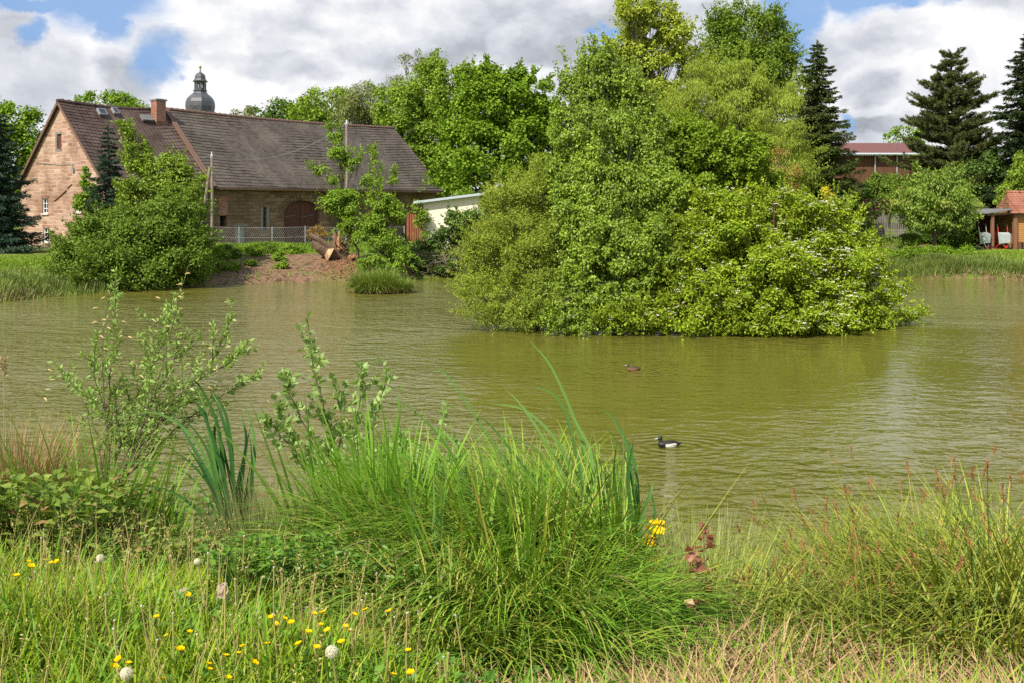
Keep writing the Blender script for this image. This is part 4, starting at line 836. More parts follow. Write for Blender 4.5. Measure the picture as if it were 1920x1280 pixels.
# stump on the earth bank
st = thing('tree_stump', pt(-8.9, 51.2), 'uprooted tree stump with sawn log ends on bare earth bank', 'tree stump'); Ys = 51.0
J = lambda px, py, d=0: at(px, py, Ys+d)
M['cut'] = simple('cut_wood', (.45,.31,.17), .85, .35, 6); M['raw'] = simple('raw_wood', (.36,.17,.08), .85, .35, 6); M['stump'] = bark('stump_bark', (.25,.17,.12), (.1,.07,.05))
MB().tube([J(650, 486, .3), J(632, 474, .2), J(612, 470, .0), J(598, 462, -.2), J(588, 452, -.3)], [.3, .42, .4, .3, .2], 12, wob=.1).build('log', M['stump'], st)
MB().tube([J(620, 478, -.38), J(612, 474, -.42)], [.36, .2], 12, wob=.15).build('sawn_face', M['cut'], st)
lm = MB().tube([J(645, 478, .2), J(618, 464, -.2), J(598, 450, -.4), J(581, 441, -.5)], [.22, .17, .14, .12], 10, wob=.1).build('limb', M['stump'], st)
MB().tube([J(581, 441, -.5), J(580, 440.4, -.52)], [.122, .115], 12).build('sawn_face', M['cut'], lm)
g = MB()
for a, b, r_ in (((632, 478), (626, 431), .16), ((638, 480), (634, 436), .13), ((645, 482), (650, 455), .12), ((655, 484), (672, 478), .14), ((640, 480), (619, 452), .14)): g.tube([J(*a, .2), J((a[0]+b[0])/2+2, (a[1]+b[1])/2, .1), J(*b, .1)], [r_*1.7, r_, r_*.3], 8, wob=.25)
r = np.random.default_rng(67)
for _ in range(26): a = np.array([r.normal(640, 9), r.uniform(462, 486)]); b = a+[r.normal()*16, -r.uniform(2, 30)]; g.tube([J(*a, .1), J((a[0]+b[0])/2+r.normal()*3, (a[1]+b[1])/2, -.1), J(*b, r.normal()*.3)], [.07, .045, .012], 6, wob=.3)
g.build('root_plate', M['stump'], st)
MB().tube([J(637, 468, -.1), J(636, 450, -.1), J(637, 432, -.05)], [.15, .12, .03], 6, wob=.3).tube([J(655, 483, -.2), J(668, 478, -.3)], [.12, .05], 6, wob=.3).build('torn_wood', M['raw'], st)
g = MB(); r = np.random.default_rng(65)
for i in range(420):
    x = r.normal(650, 26); y_ = r.uniform(482, 522); Yd = dict(zip([0], [0])).get(1, 0) or 47.8+3.2*(522-y_)/40; p = pt((x-960)/F*Yd, Yd, .02); g.box((-.05, -.02, 0), (.05+.04*r.random(), .02, .015), Matrix.Translation(Vector(p)) @ Matrix.Rotation(r.uniform(0, 6), 4, 'Z'))
tag(g.build('wood_chips', M['raw']), 'scattered orange wood chips on the earth below the stump', 'wood chips', kind='stuff')
tree('sprouting_twigs', 'olive sprouting shoots growing over the sawn limb of stump', 'shoots', J(600, 455, .3), [E(592, 436, 51.2, 24, 12), E(612, 440, 51.3, 14, 8)], 'orange', 900, .1, .04, 66, r0=.02, k=24, nl=30, bk='twig', part='foliage')
for i, (px, Yd, s_) in enumerate([(420, 52, .5), (455, 53, .45), (480, 50.8, .5), (505, 52.5, .6), (520, 50.4, .4), (545, 52.2, .5), (440, 50, .4), (560, 53, .4), (530, 49, .35), (468, 48.8, .3), (410, 49.5, .6), (430, 47.6, .5), (400, 47, .6)]):
    b = bz_(px, Yd); rr = s_*F/Yd
    shrub('bank_weed', 'low green weed clump on the far earth bank', 'weed', b, [(b[0], b[1], b[2]+s_*.4, s_, s_*.8, s_*.5, 1.)], 'ash' if i % 3 else 'mid', 1100, .1, .06, 70+i, k=14, r0=.015, nl=10, size=.4, group='green weed clumps on the earth bank')

# reeds and grass fringes on the far banks
def tufts(n, xy, zoff, Lr, W_, lean=.25, curve=.8, seg=4):
    P = np.concatenate([xy, gz(xy[:, 0], xy[:, 1])[:, None]+zoff], 1); return P
r = np.random.default_rng(80); R = np.random.default_rng(81)
def fringe(name, label, path_, width, n, Lr, W_, mat, cat, lean=(0, .5), curve=(.1, .9)):
    path_ = np.array(path_, float); t = r.random(n)*(len(path_)-1); i = np.minimum(t.astype(int), len(path_)-2); p = path_[i]+(path_[i+1]-path_[i])*(t-i)[:, None]+r.normal(size=(n, 2))*width
    z = gz(p[:, 0], p[:, 1]); k = z > -.25; p, z = p[k], z[k]; n = len(p); g = MB(); g.blades(np.c_[p, z], r.uniform(0, 2*PI, n), r.uniform(*lean, n), r.uniform(*curve, n), r.uniform(*Lr, n)*(.75+.25*wob(p[:, 0], p[:, 1], 1.2)), W_, 4)
    o = g.build(name, M[mat]); return tag(o, label, cat, kind='stuff')
fringe('bank_grass', 'tall fresh grass along the right far shore', [(18.7, 51.2), (22, 50.8), (26, 49.6), (30, 47.8)], .35, 15000, (.4, .85), .03, 'reed', 'grass')
fringe('bank_grass', 'strip of grass between hedge and water on right shore', [(18.5, 52), (22, 51.6), (24.5, 51.0)], .45, 8000, (.4, .75), .03, 'reed', 'grass')
fringe('bank_grass', 'tall grass on the left bank at the edge of the photo', [(-23.5, 34), (-20.6, 38), (-18.9, 41), (-17.2, 43)], .7, 14000, (.25, .6), .03, 'reed', 'grass')
fringe('lawn_grass', 'mown bright lawn behind the left bank', [(-27, 41), (-22, 44), (-19, 48), (-16, 50)], 1.9, 26000, (.08, .2), .03, 'ash', 'lawn')
fringe('bank_grass', 'rough grass in front of the wire fence', [(-17.5, 57.8), (-12, 57.9), (-6, 58)], .5, 15000, (.25, .6), .03, 'ash', 'grass')
fringe('bank_grass', 'short grass on top of the far earth bank', [(-17, 53.3), (-14, 55.0), (-10, 55.0), (-6, 54.6)], .55, 15000, (.1, .3), .03, 'ash', 'grass')
fringe('bank_grass', 'short grass at the foot of the stump slope near the water', [(-13.4, 45.8), (-10.6, 48), (-7.5, 48.5)], .5, 350, (.06, .3), .03, 'ash', 'grass')
fringe('bank_grass', 'grass tufts on lawn before the garden hut', [(24, 52.5), (27, 54), (31, 54)], 1.1, 14000, (.05, .16), .03, 'lime', 'lawn')
fringe('bank_grass', 'grass and herbs on the slope below the picket fence', [(17.5, 53.5), (19.5, 56), (20, 59.5), (24, 60)], .8, 5000, (.1, .35), .03, 'mid', 'grass')
M['deadreed'] = foliage('dead_reed', (.32,.25,.13), (.5,.41,.24), trans=.2, gloss=.02)
fringe('dead_reeds', 'band of tan dead stalks at the right waterline', [(18.4, 50.9), (22, 50.3), (25, 49.0), (30, 47)], .12, 3500, (.1, .35), .025, 'deadreed', 'reeds', (.2, 1.2))
fringe('dead_reeds', 'band of tan dead stalks at the left waterline', [(-22, 34.3), (-19.2, 37.6), (-18.3, 40)], .3, 1600, (.1, .4), .025, 'deadreed', 'reeds', (.2, 1.2))
M['islet'] = foliage('islet_reed', (.12,.2,.03), (.28,.36,.08), trans=.3, gloss=.03)
isl = thing('reed_islet', (-5.35, 41.9, 0), 'round reed tussock standing in the far water', 'reeds')
R = np.random.default_rng(82); r = np.random.default_rng(83)
g = MB(); n = 5200; a = r.uniform(0, 2*PI, n); q = np.sqrt(r.random(n)); P = np.c_[-5.35+np.cos(a)*q*1.1, 41.9+np.sin(a)*q*.75, np.full(n, -.02)]
P[:, 0] += .0; g.blades(P, a+r.normal(size=n)*.6, r.uniform(0, .9, n)*q+.02, r.uniform(.2, 2.0, n), r.uniform(.5, 1.25, n)*(1-.35*(P[:, 0] > -5)), .022, 6); g.build('leaves', M['islet'], isl)
g = MB(); n = 1500; a = r.uniform(0, 2*PI, n); P = np.c_[-5.3+np.cos(a)*1.0, 41.85+np.sin(a)*.75, np.full(n, 0.)]; g.blades(P, a+r.normal(size=n), r.uniform(.2, 1, n), r.uniform(.3, 1.6, n), r.uniform(.2, .5, n), .02, 4); g.build('dead_leaves', M['deadreed'], isl)

# ------------------------------------------------------------------ island
wz = lambda P: np.full(len(P), .04)
shrub('willow_bush', 'feathery yellow-green willow bush on the left tip of the island', 'bush', (.8, 30.2, .2), [E(970, 435, 30.8, 72, 92), E(920, 490, 30.3, 55, 70), E(1010, 370, 31.5, 50, 60), E(960, 560, 29.8, 70, 45), E(1000, 500, 30, 60, 70)], 'willow', 110000, .085, .026, 90, sh=(700, .8), r0=.08, k=240, size=.24, nl=70, droop=.1, up=.2, spread=1., minz=wz, bk='twig')
shrub('willow_bush', 'twiggy reddish low willow dipping into the water left of the island', 'bush', (.6, 29.3, .1), [E(930, 588, 29.1, 62, 20), E(965, 600, 28.8, 50, 14), E(890, 560, 29.3, 24, 22), E(1000, 575, 28.9, 50, 26)], 'willow', 11000, .075, .024, 91, sh=(260, .7), r0=.03, k=110, size=.3, nl=80, minz=wz, bk='deadtwig')
tree('birch_tree', 'tall dense glossy-leaved birch in the middle of island', 'tree', (4.0, 31, .3), [E(1120, 150, 32, 52, 62), E(1062, 140, 32, 12, 22), E(1180, 200, 32, 50, 60), E(1080, 250, 31.5, 62, 70), E(1140, 270, 31, 80, 80), E(1215, 270, 31.5, 45, 60), E(1060, 340, 31, 55, 70), E(1150, 370, 30.3, 90, 80), E(1230, 370, 30.5, 60, 80), E(1090, 450, 29.8, 80, 80), E(1190, 470, 29.6, 80, 80), E(1080, 550, 29.2, 70, 58), E(1160, 570, 28.8, 70, 50), E(1130, 105, 32, 26, 26), E(1215, 530, 30, 55, 45), E(1010, 560, 29.2, 40, 50), E(1080, 605, 28.3, 60, 26), E(1100, 170, 32, 55, 50), E(1165, 150, 32, 45, 45), E(1210, 225, 32, 45, 45), E(1060, 590, 28.8, 60, 34), E(1150, 602, 28.4, 60, 26)], 'birch', 200000, .084, .06, 92, bk='bark_birch', sh=(700, .7), r0=.13, k=900, size=.15, fill=.2, nl=90, droop=1.1, spread=.7, top=at(1135, 110, 32), minz=wz, flat=1.)
shrub('alder_bush', 'mid-green bush topping the island behind the white-flowering dogwood', 'bush', (6.5, 33.5, .2), [E(1290, 280, 33, 65, 60), E(1370, 300, 33.2, 75, 60), E(1420, 365, 33.5, 50, 50), E(1300, 380, 32, 70, 60), E(1230, 300, 32.5, 40, 50)], 'alder', 80000, .1, .07, 93, sh=(350, .6), r0=.08, k=320, size=.18, nl=50)
DW = [E(1350, 430, 30, 90, 80), E(1290, 480, 29.6, 70, 70), E(1480, 410, 31, 80, 60), E(1560, 430, 31.5, 58, 62), E(1420, 380, 32, 50, 40), E(1440, 520, 29.2, 110, 80), E(1560, 520, 30, 90, 80), E(1340, 565, 28.6, 90, 55), E(1450, 585, 28.4, 110, 42), E(1240, 585, 28.5, 60, 42), E(1235, 525, 29.5, 50, 45), E(1580, 585, 29.2, 80, 40), E(1640, 570, 30, 50, 48), E(1690, 594, 30.6, 36, 16), E(1665, 540, 31, 26, 34), E(1610, 480, 31.4, 50, 55), E(1200, 600, 28.2, 70, 28), E(1320, 608, 28, 80, 24), E(1440, 608, 27.9, 80, 24), E(1550, 606, 28.4, 80, 26), E(1640, 600, 29.6, 50, 24)]
dr, dcl = shrub('dogwood_bush', 'wide dogwood bush dotted with white flower heads on the island', 'bush', (8.0, 31, .2), DW, 'dogwood', 190000, .1, .052, 94, sh=(900, .6), r0=.09, k=800, size=.16, nl=110, fill=.2, droop=.5, up=.9, spread=.6, minz=wz, bk='twig_red', shell=(.6, 1.0))
r = np.random.default_rng(95); M['petal_white'] = foliage('petal_white', (.62,.62,.46), (.8,.8,.66), trans=.3, gloss=0)
w_ = dcl[:, 3]*(1+2.6*(dcl[:, 0] > 7.6))*(dcl[:, 1] < 31.6); idx = r.choice(len(dcl), 1700, p=w_/w_.sum()); d = nrm(r.normal(size=(1700, 3))+[0, -.5, .8]); C0 = dcl[idx, :3]+d*dcl[idx, 3:4]*np.array([1.35, 1.35, 1.25]); ok = C0[:, 2] > .25; C0 = C0[ok]; n = len(C0)
g = MB()
for k_ in range(9):
    o_ = r.normal(size=(n, 3))*[.03, .03, .008]; T_ = r.normal(size=(n, 3))*[1, 1, .25]; g.leaves(C0+o_-nrm(T_)*.018, T_, np.array([0, -.3, 1.])+r.normal(size=(n, 3))*.25, .044, .038, rnd=r.random(n))
tag(g.build('flower_heads', M['petal_white'], dr), kind='stuff')
# ------------------------------------------------------------------ foreground plants
R = np.random.default_rng(200); r = np.random.default_rng(201)
M['grass'] = foliage('grass_meadow', (.13,.23,.014), (.31,.41,.035), trans=.25, gloss=0, c=(.40,.42,.10), patch=1.3)
M['grass_dark'] = foliage('grass_bank', (.07,.15,.02), (.17,.27,.04), trans=.33, gloss=.03, c=(.3,.27,.1), patch=1.3)
M['sedge'] = foliage('sedge', (.08,.2,.014), (.24,.39,.03), trans=.22, gloss=.08, rough=.6, c=(.36,.38,.07))
M['sedge_olive'] = foliage('sedge_olive', (.09,.16,.02), (.33,.36,.04), trans=.22, gloss=.08, rough=.6, c=(.42,.36,.08))
M['iris'] = foliage('iris_leaf', (.12,.27,.025), (.22,.4,.04), trans=.36, gloss=.05)
M['cattail'] = foliage('cattail_leaf', (.028,.1,.022), (.08,.19,.04), trans=.22, gloss=.05)
M['cattail_pale'] = foliage('cattail_pale', (.11,.24,.06), (.2,.34,.09), trans=.3, gloss=.03)
M['rush'] = foliage('rush', (.15,.19,.07), (.25,.27,.1), trans=.2, gloss=.04, c=(.4,.28,.14)); M['rush_brown'] = foliage('rush_brown', (.3,.17,.08), (.42,.3,.15), trans=.2, gloss=.02, c=(.16,.2,.05))
M['rush_pale'] = foliage('rush_pale', (.26,.33,.1), (.42,.45,.17), trans=.3, gloss=.04)
M['straw'] = foliage('straw', (.28,.17,.085), (.52,.37,.19), trans=.15, gloss=0, c=(.22,.12,.06))
M['stalk'] = foliage('stalk', (.36,.3,.1), (.48,.4,.17), trans=.2, gloss=.03); M['spike'] = foliage('sedge_spike', (.25,.11,.05), (.4,.2,.09), trans=.15, gloss=0)
M['sapling'] = foliage('sapling_leaf', (.17,.29,.05), (.33,.46,.12), trans=.36, gloss=.08); M['poplar'] = foliage('poplar_leaf', (.2,.32,.08), (.34,.46,.16), trans=.36, gloss=.08)
M['herb'] = foliage('herb_leaf', (.07,.17,.02), (.16,.3,.035), trans=.32, gloss=.07); M['herb_brown'] = foliage('bramble_leaf', (.12,.2,.03), (.23,.3,.05), trans=.3, gloss=.05, c=(.3,.16,.08))
M['catkin'] = foliage('catkin', (.6,.45,.2), (.7,.55,.3), trans=.2, gloss=0); M['yellow_petal'] = foliage('yellow_petal', (.78,.5,.003), (.88,.64,.006), trans=.2, gloss=0)
M['copper'] = foliage('copper_leaf', (.22,.07,.045), (.34,.14,.08), trans=.3, gloss=.1); M['seed_white'] = foliage('seed_white', (.5,.47,.4), (.68,.65,.56), trans=.3, gloss=0); M['clock_white'] = foliage('clock_white', (.75,.75,.7), (.85,.85,.82), trans=.45, gloss=0); M['violet'] = foliage('violet_petal', (.2,.12,.4), (.32,.2,.55), trans=.3, gloss=0)
M['rock'] = simple('sandstone_rock', (.45,.33,.25), .9, .25, 5, bump=.6)

def near_pts(n, x0, x1, y0, y1, keep=None):
    x = r.uniform(x0, x1, n); y = r.uniform(y0, y1, n)
    if keep is not None: k = r.random(n) < keep(x, y); x, y = x[k], y[k]
    z = gz(x, y); k = z > -.05; return np.c_[x[k], y[k], z[k]-.01]
def field(name, label, cat, P, Lr, W_, lean, curve, mat, seg=4, az=None, wr=(.7, 1.3)):
    n = len(P); g = MB(); g.blades(P, r.uniform(0, 2*PI, n) if az is None else az(n), r.uniform(*lean, n), r.uniform(*curve, n), r.uniform(*Lr, n)*(.8+.35*wob(P[:, 0]*1.7, P[:, 1]*2.1)), W_*r.uniform(*wr, n), seg)
    return tag(g.build(name, M[mat]), label, cat, kind='stuff')
pxof = lambda P: 960+F*P[..., 0]/P[..., 1]
left = lambda x, y: np.clip(1.1-(960+F*x/y-700)/160, .06, 1)        # meadow thins out to the right where the mat begins
right = lambda x, y: 1-np.clip(1.0-(960+F*x/y-860)/220, 0, 1)
field('meadow_grass', 'lush fine meadow grass in the left foreground', 'grass', near_pts(120000, -4.2, 1.6, 2.5, 5.0, left), (.08, .3), .009, (0, .8), (.1, 1.7), 'grass')
field('meadow_grass', 'tall thin seeding grass stems over the meadow', 'grass', near_pts(900, -3.6, .6, 2.7, 4.8, left), (.3, .48), .0035, (0, .35), (.1, .7), 'stalk', 5)
field('bank_grass', 'green grass sloping from the meadow down to the pond', 'grass', near_pts(60000, -6, 6, 4.6, 8.4), (.12, .38), .008, (0, .7), (.2, 1.4), 'grass_dark')
field('meadow_grass', 'low grass outside the left of the photo frame', 'grass', near_pts(9000, -8, -3.5, 2.5, 6), (.1, .3), .008, (0, .6), (.1, 1.3), 'grass')
def heads(P, n, spread, L, W_, mat, g):
    for _ in range(n): g.leaves(P+r.normal(size=P.shape)*spread, nrm(r.normal(size=P.shape)+[0, 0, 1.2]), r.normal(size=P.shape), L, W_, rnd=r.random(len(P)))
# seed heads on bent stems
P = near_pts(700, -3.4, .5, 2.8, 4.9, left); n = len(P); g = MB(); c = g.blades(P, r.uniform(0, 6.28, n), r.uniform(0, .3, n), r.uniform(.1, .6, n), r.uniform(.28, .46, n), .0028, 5)
for s_ in range(7): g.leaves(c[:, -1]-(c[:, -1]-c[:, -2])*(s_*.16), nrm(r.normal(size=(n, 3))*.6+[0, 0, 1]), r.normal(size=(n, 3)), .014, .005, rnd=r.random(n))
tag(g.build('seeding_grass', M['stalk']), 'pale grass panicles nodding over the meadow', 'grass', kind='stuff')
# spent dandelion stalks
P = near_pts(110, -2.6, -.1, 3.1, 4.7); g = MB(); g2 = MB()
for p in P:
    h_ = r.uniform(.16, .36); t_ = p+[r.normal()*.03, r.normal()*.03, h_]; g.tube([p, (p+t_)/2+r.normal(size=3)*.008, t_], [.0032, .003, .0026], 5, False); g2.ell(t_, (.0045, .0045, .004), 6, 4)
o = g.build('dandelion_stalks', M['stalk']); tag(o, 'many bare dandelion stalks with tiny blown-off heads', 'stalks', kind='stuff'); g2.build('seed_cushions', M['seed_white'], o)

# dandelion clocks, buttercups, violet flower, rocks
def at_near(px, py, Yd): p = at(px, py, Yd); return p
def clock(px, py, Yd, rad, label):
    c = at(px, py, Yd); b = pt(c[0]+.02, Yd+.03); th = thing('dandelion_clock', b, label, 'dandelion'); MB().tube([b, (b+c)/2+[.01, 0, 0], c], [.0035, .0032, .003], 6).build('stem', M['stalk'], th)
    n = 320; d = nrm(r.normal(size=(n, 3))); g = MB(); g.leaves(c+d*rad*.25, d, r.normal(size=(n, 3)), rad*.62, .0016, rnd=r.random(n)); k = 1000; d = nrm(r.normal(size=(k, 3)))
    g.leaves(c+d*rad*.86, np.cross(d, r.normal(size=(k, 3)))+d*.45, d, rad*.24, .003, rnd=r.random(k)); g.ell(c, (rad*.22,)*3, 8, 6); g.build('seed_head', M['clock_white'], th)
clock(237, 1262, 2.82, .018, 'round white dandelion clock low among buttercups at lower left'); clock(622, 1221, 2.95, .019, 'round white dandelion clock beside the centre sedge tussock')
clock(188, 1046, 3.75, .015, 'pale dandelion clock at the top edge of the meadow'); clock(370, 1052, 3.7, .012, 'small ragged dandelion clock near the cattail leaves')
BUT = thing('buttercup', (0, 0, 0), 'yellow buttercup', 'buttercup'); g = MB(); g.tube([(0, 0, -.3), (.008, 0, -.15), (0, 0, 0)], [.0015, .0013, .0012], 4, False); g.build('stem', M['herb'], BUT, local=True)
g = MB()
for k_ in range(5):
    a = k_*2*PI/5
    for da, ll in ((0, .0145), (.42, .013), (-.42, .013)): g.leaves(np.array([[0, 0, 0]]), np.array([[math.cos(a+da), math.sin(a+da), .62]]), np.array([[-math.cos(a)*.6, -math.sin(a)*.6, 1]]), ll, .012, .1, rnd=r.random(1), mid=.62)
g.ell((0, 0, .004), (.004, .004, .003), 7, 5); g.build('petals', M['yellow_petal'], BUT, local=True)
BL = [(30, 1080, 4.5), (52, 1053, 4.6), (58, 1062, 4.55), (84, 1050, 4.6), (96, 1055, 4.6), (107, 1052, 4.6), (338, 1218, 3.6), (293, 1157, 3.9), (312, 1192, 3.8), (214, 1251, 3.4), (241, 1244, 3.4), (222, 1236, 3.4), (390, 1245, 3.4), (428, 1271, 3.2), (306, 1274, 3.2), (393, 1255, 3.4), (455, 1212, 3.6), (476, 1243, 3.4), (423, 1230, 3.5), (355, 1185, 3.8), (448, 1225, 3.6),
      (352, 1115, 4.2), (588, 1152, 3.9), (606, 1149, 3.9), (517, 1169, 3.8), (532, 1160, 3.8), (546, 1168, 3.8), (614, 1182, 3.7), (600, 1172, 3.8), (640, 1205, 3.7), (664, 1152, 3.9), (686, 1144, 4.0), (730, 1146, 4.0), (648, 1175, 3.8), (560, 1208, 3.6), (594, 1215, 3.6), (737, 1266, 3.2), (765, 1220, 3.5), (500, 1208, 3.6), (578, 1186, 3.7), (655, 1184, 3.8), (510, 1158, 3.9), (770, 1262, 3.3)]
for i, (px, py, Yd) in enumerate(BL):
    x_ = px < 120; lb = 'buttercup in the small group at the left edge under the brambles' if x_ else ('yellow buttercup in the loose patch around the lower left dandelion clock' if px < 485 and py > 1130 else ('lone buttercup beside the pinkish rocks' if py < 1130 else ('buttercup in the patch below the centre iris leaves' if px < 700 else 'buttercup at the lower front edge of the sedge tussock')))
    gp = 'buttercups: '+lb[:40]; Yd = (EYE-2.0-r.uniform(.2, .3))*F/(py-HZ); c = at(px, py, Yd)
    o = BUT if i == 0 else dup(BUT, c, 0); o.location = c; o.rotation_euler = (r.uniform(-.5, .15), r.uniform(-.4, .4), r.uniform(0, 6)); o.scale = (r.uniform(.75, 1.15),)*3; o['label'] = lb; o['group'] = gp
b = pt(-1.66, 3.7); vf = thing('violet_flower', b, 'small violet ground-ivy flower in the grass at left', 'flower'); MB().tube([b, at(97, 1205, 3.7)], .002, 5).build('stem', M['herb'], vf); g = MB(); n = 26; g.leaves(at(97, 1208, 3.7)+r.normal(size=(n, 3))*[.006, .006, .018], r.normal(size=(n, 3)), r.normal(size=(n, 3)), .014, .01); g.build('petals', M['violet'], vf)
def rock(px, py, Yd, s_, label, sd):
    rr = np.random.default_rng(sd); c = at(px, py, Yd); g = MB().ell((0, 0, 0), (1, 1, 1), 14, 10); v = np.concatenate(g.v); v *= (1+.18*np.sin(v[:, :1]*3+sd)+.15*np.sin(v[:, 1:2]*5+v[:, 2:]*4)); v = np.clip(v, -.82, .78)*np.array(s_)+c+rr.normal(size=v.shape)*.002
    g.v = [v]; o = g.build('rock', M['rock']); tag(o, label, 'rock')
rock(342, 1125, 3.85, (.045, .04, .05), 'pinkish flat rock half hidden in the meadow, left of two', 1); rock(418, 1118, 3.9, (.03, .035, .06), 'pinkish pointed rock below the cattail leaves, right of two', 2)

# ------------------------------------------------------------------ clump builder
def clump(name, label, cat, px, Yd, rad, n, Lr, W_, lean, curve, mat, seg=7, bias=None, group=None, zoff=-.02, pw=1.3, part='leaves', ry=None, root=None, x=None, wr=(.7, 1.25), tip=.9, twist=.6, xm=None, xl=None):
    x0 = (px-960)/F*Yd if x is None else x; b = pt(x0, Yd)
    th = root or thing(name, b, label, cat, group); a = r.uniform(0, 2*PI, n); q = np.sqrt(r.random(n)); ry = ry or rad
    P = np.c_[x0+np.cos(a)*q*rad, Yd+np.sin(a)*q*ry]; P = np.c_[P, np.maximum(gz(P[:, 0], P[:, 1]), -.1)+zoff]; az = a+r.normal(size=n)*.5
    if bias: # wind: pull azimuths toward a direction
        D = np.stack([np.cos(az), np.sin(az)], -1)+np.array([math.cos(bias[0]), math.sin(bias[0])])*bias[1]; az = np.arctan2(D[:, 1], D[:, 0])
    # blades that would reach past the open water on that side turn back toward the clump
    if xm: lim = (xm-960)/F*Yd; az = np.where(P[:, 0]+np.cos(az)*Lr[1]*.55 > lim, PI-az*.6, az); P[:, 0] = np.minimum(P[:, 0], lim-.03)
    if xl: lim = (xl-960)/F*Yd; az = np.where(P[:, 0]+np.cos(az)*Lr[1]*.6 < lim, PI/2-(az-PI/2)*.5, az)
    g = MB(); c = g.blades(P, az, lean[0]+(lean[1]-lean[0])*q*r.uniform(.4, 1, n), r.uniform(*curve, n), r.uniform(*Lr, n), W_*r.uniform(*wr, n), seg, pw, tip=tip, twist=twist)
    g.build(part, M[mat], th); return th, c
# big arching sedge tussock in the middle
th, c = clump('sedge_tussock', 'big dome of arching bright green sedge in the centre foreground', 'sedge', 990, 5.6, .52, 8000, (.85, 1.4), .014, (.1, .85), (1.2, 2.7), 'sedge', 9, (PI, .5), ry=.42, xm=1215)
clump('', '', '', 1130, 5.5, .24, 2600, (.8, 1.3), .014, (.03, .5), (.6, 2.4), 'sedge', 9, (PI, .8), root=th, part='leaves', xm=1225)
clump('', '', '', 900, 4.95, .6, 4200, (.5, .95), .0135, (.15, .9), (1.0, 2.4), 'sedge', 8, (PI*1.2, .3), root=th, part='leaves')
clump('', '', '', 1000, 4.75, .5, 3400, (.42, .82), .0125, (.15, .9), (.9, 2.3), 'sedge', 7, root=th, part='leaves', xm=1235)
n = 60; i = r.choice(len(c), n); g = MB(); p = c[i, -3]; g.leaves(p, nrm(c[i, -2]-p), r.normal(size=(n, 3)), .05, .007, rnd=r.random(n)); g.build('brown_spikes', M['spike'], th)
clump('', '', '', 960, 5.3, .75, 420, (.5, 1.15), .011, (.05, 1.0), (.4, 2.6), 'straw', 8, root=th, part='dead_leaves', xm=1215)
clump('', '', '', 940, 5.2, .7, 260, (.6, 1.2), .017, (.05, .7), (.2, 1.6), 'iris', 8, (PI, .4), root=th, part='broad_leaves', xm=1215)
clump('', '', '', 1000, 5.1, .75, 700, (.5, 1.2), .012, (.0, 1.1), (.1, 1.4), 'sedge_olive', 8, root=th, xm=1215)
clump('sedge_tussock', 'lower ragged sedge tuft in front of the big sedge dome', 'sedge', 1010, 4.25, .4, 1500, (.25, .6), .011, (.05, .9), (.4, 2.0), 'sedge', 7)
clump('sedge_tussock', 'small sedge tuft at the bottom edge between meadow and straw', 'sedge', 840, 4.1, .3, 1100, (.25, .55), .01, (.05, .9), (.5, 2.0), 'sedge_olive', 7)
# green iris stand left of it
th, c = clump('iris_stand', 'stand of broad upright bright green iris leaves left of the sedge dome', 'iris', 690, 5.35, .3, 105, (.7, 1.15), .028, (.02, .35), (.05, .55), 'iris', 8, (PI, .6), wr=(.8, 1.2), tip=.97, ry=.2, twist=.9)
clump('', '', '', 755, 5.4, .24, 70, (.6, 1.05), .022, (.02, .3), (.1, .9), 'iris', 8, (PI, .5), root=th, tip=.97)
clump('iris_clump', 'pale drooping iris leaves bending left below the iris stand', 'iris', 610, 4.9, .1, 12, (.4, .62), .02, (.1, .5), (1.2, 2.1), 'iris', 9, (PI, 1.2), tip=.97)
clump('iris_clump', 'young iris leaves at the left in front of the sapling willow', 'iris', 190, 5.6, .36, 95, (.6, 1.05), .02, (.03, .4), (.05, .8), 'iris', 7, tip=.97)
clump('iris_clump', 'short iris leaves right of the left iris fan below willow', 'iris', 275, 5.4, .2, 34, (.4, .7), .017, (.03, .35), (.05, .6), 'iris', 7, tip=.97)
clump('iris_clump', 'short upright green blades in the meadow below the rocks', 'iris', 480, 4.4, .1, 26, (.22, .42), .013, (.02, .25), (.05, .5), 'iris', 6, tip=.97)
clump('iris_clump', 'blue-green upright blades inside the centre sedge dome', 'iris', 815, 4.75, .06, 12, (.5, .78), .018, (.0, .15), (.02, .3), 'cattail_pale', 7, tip=.97)
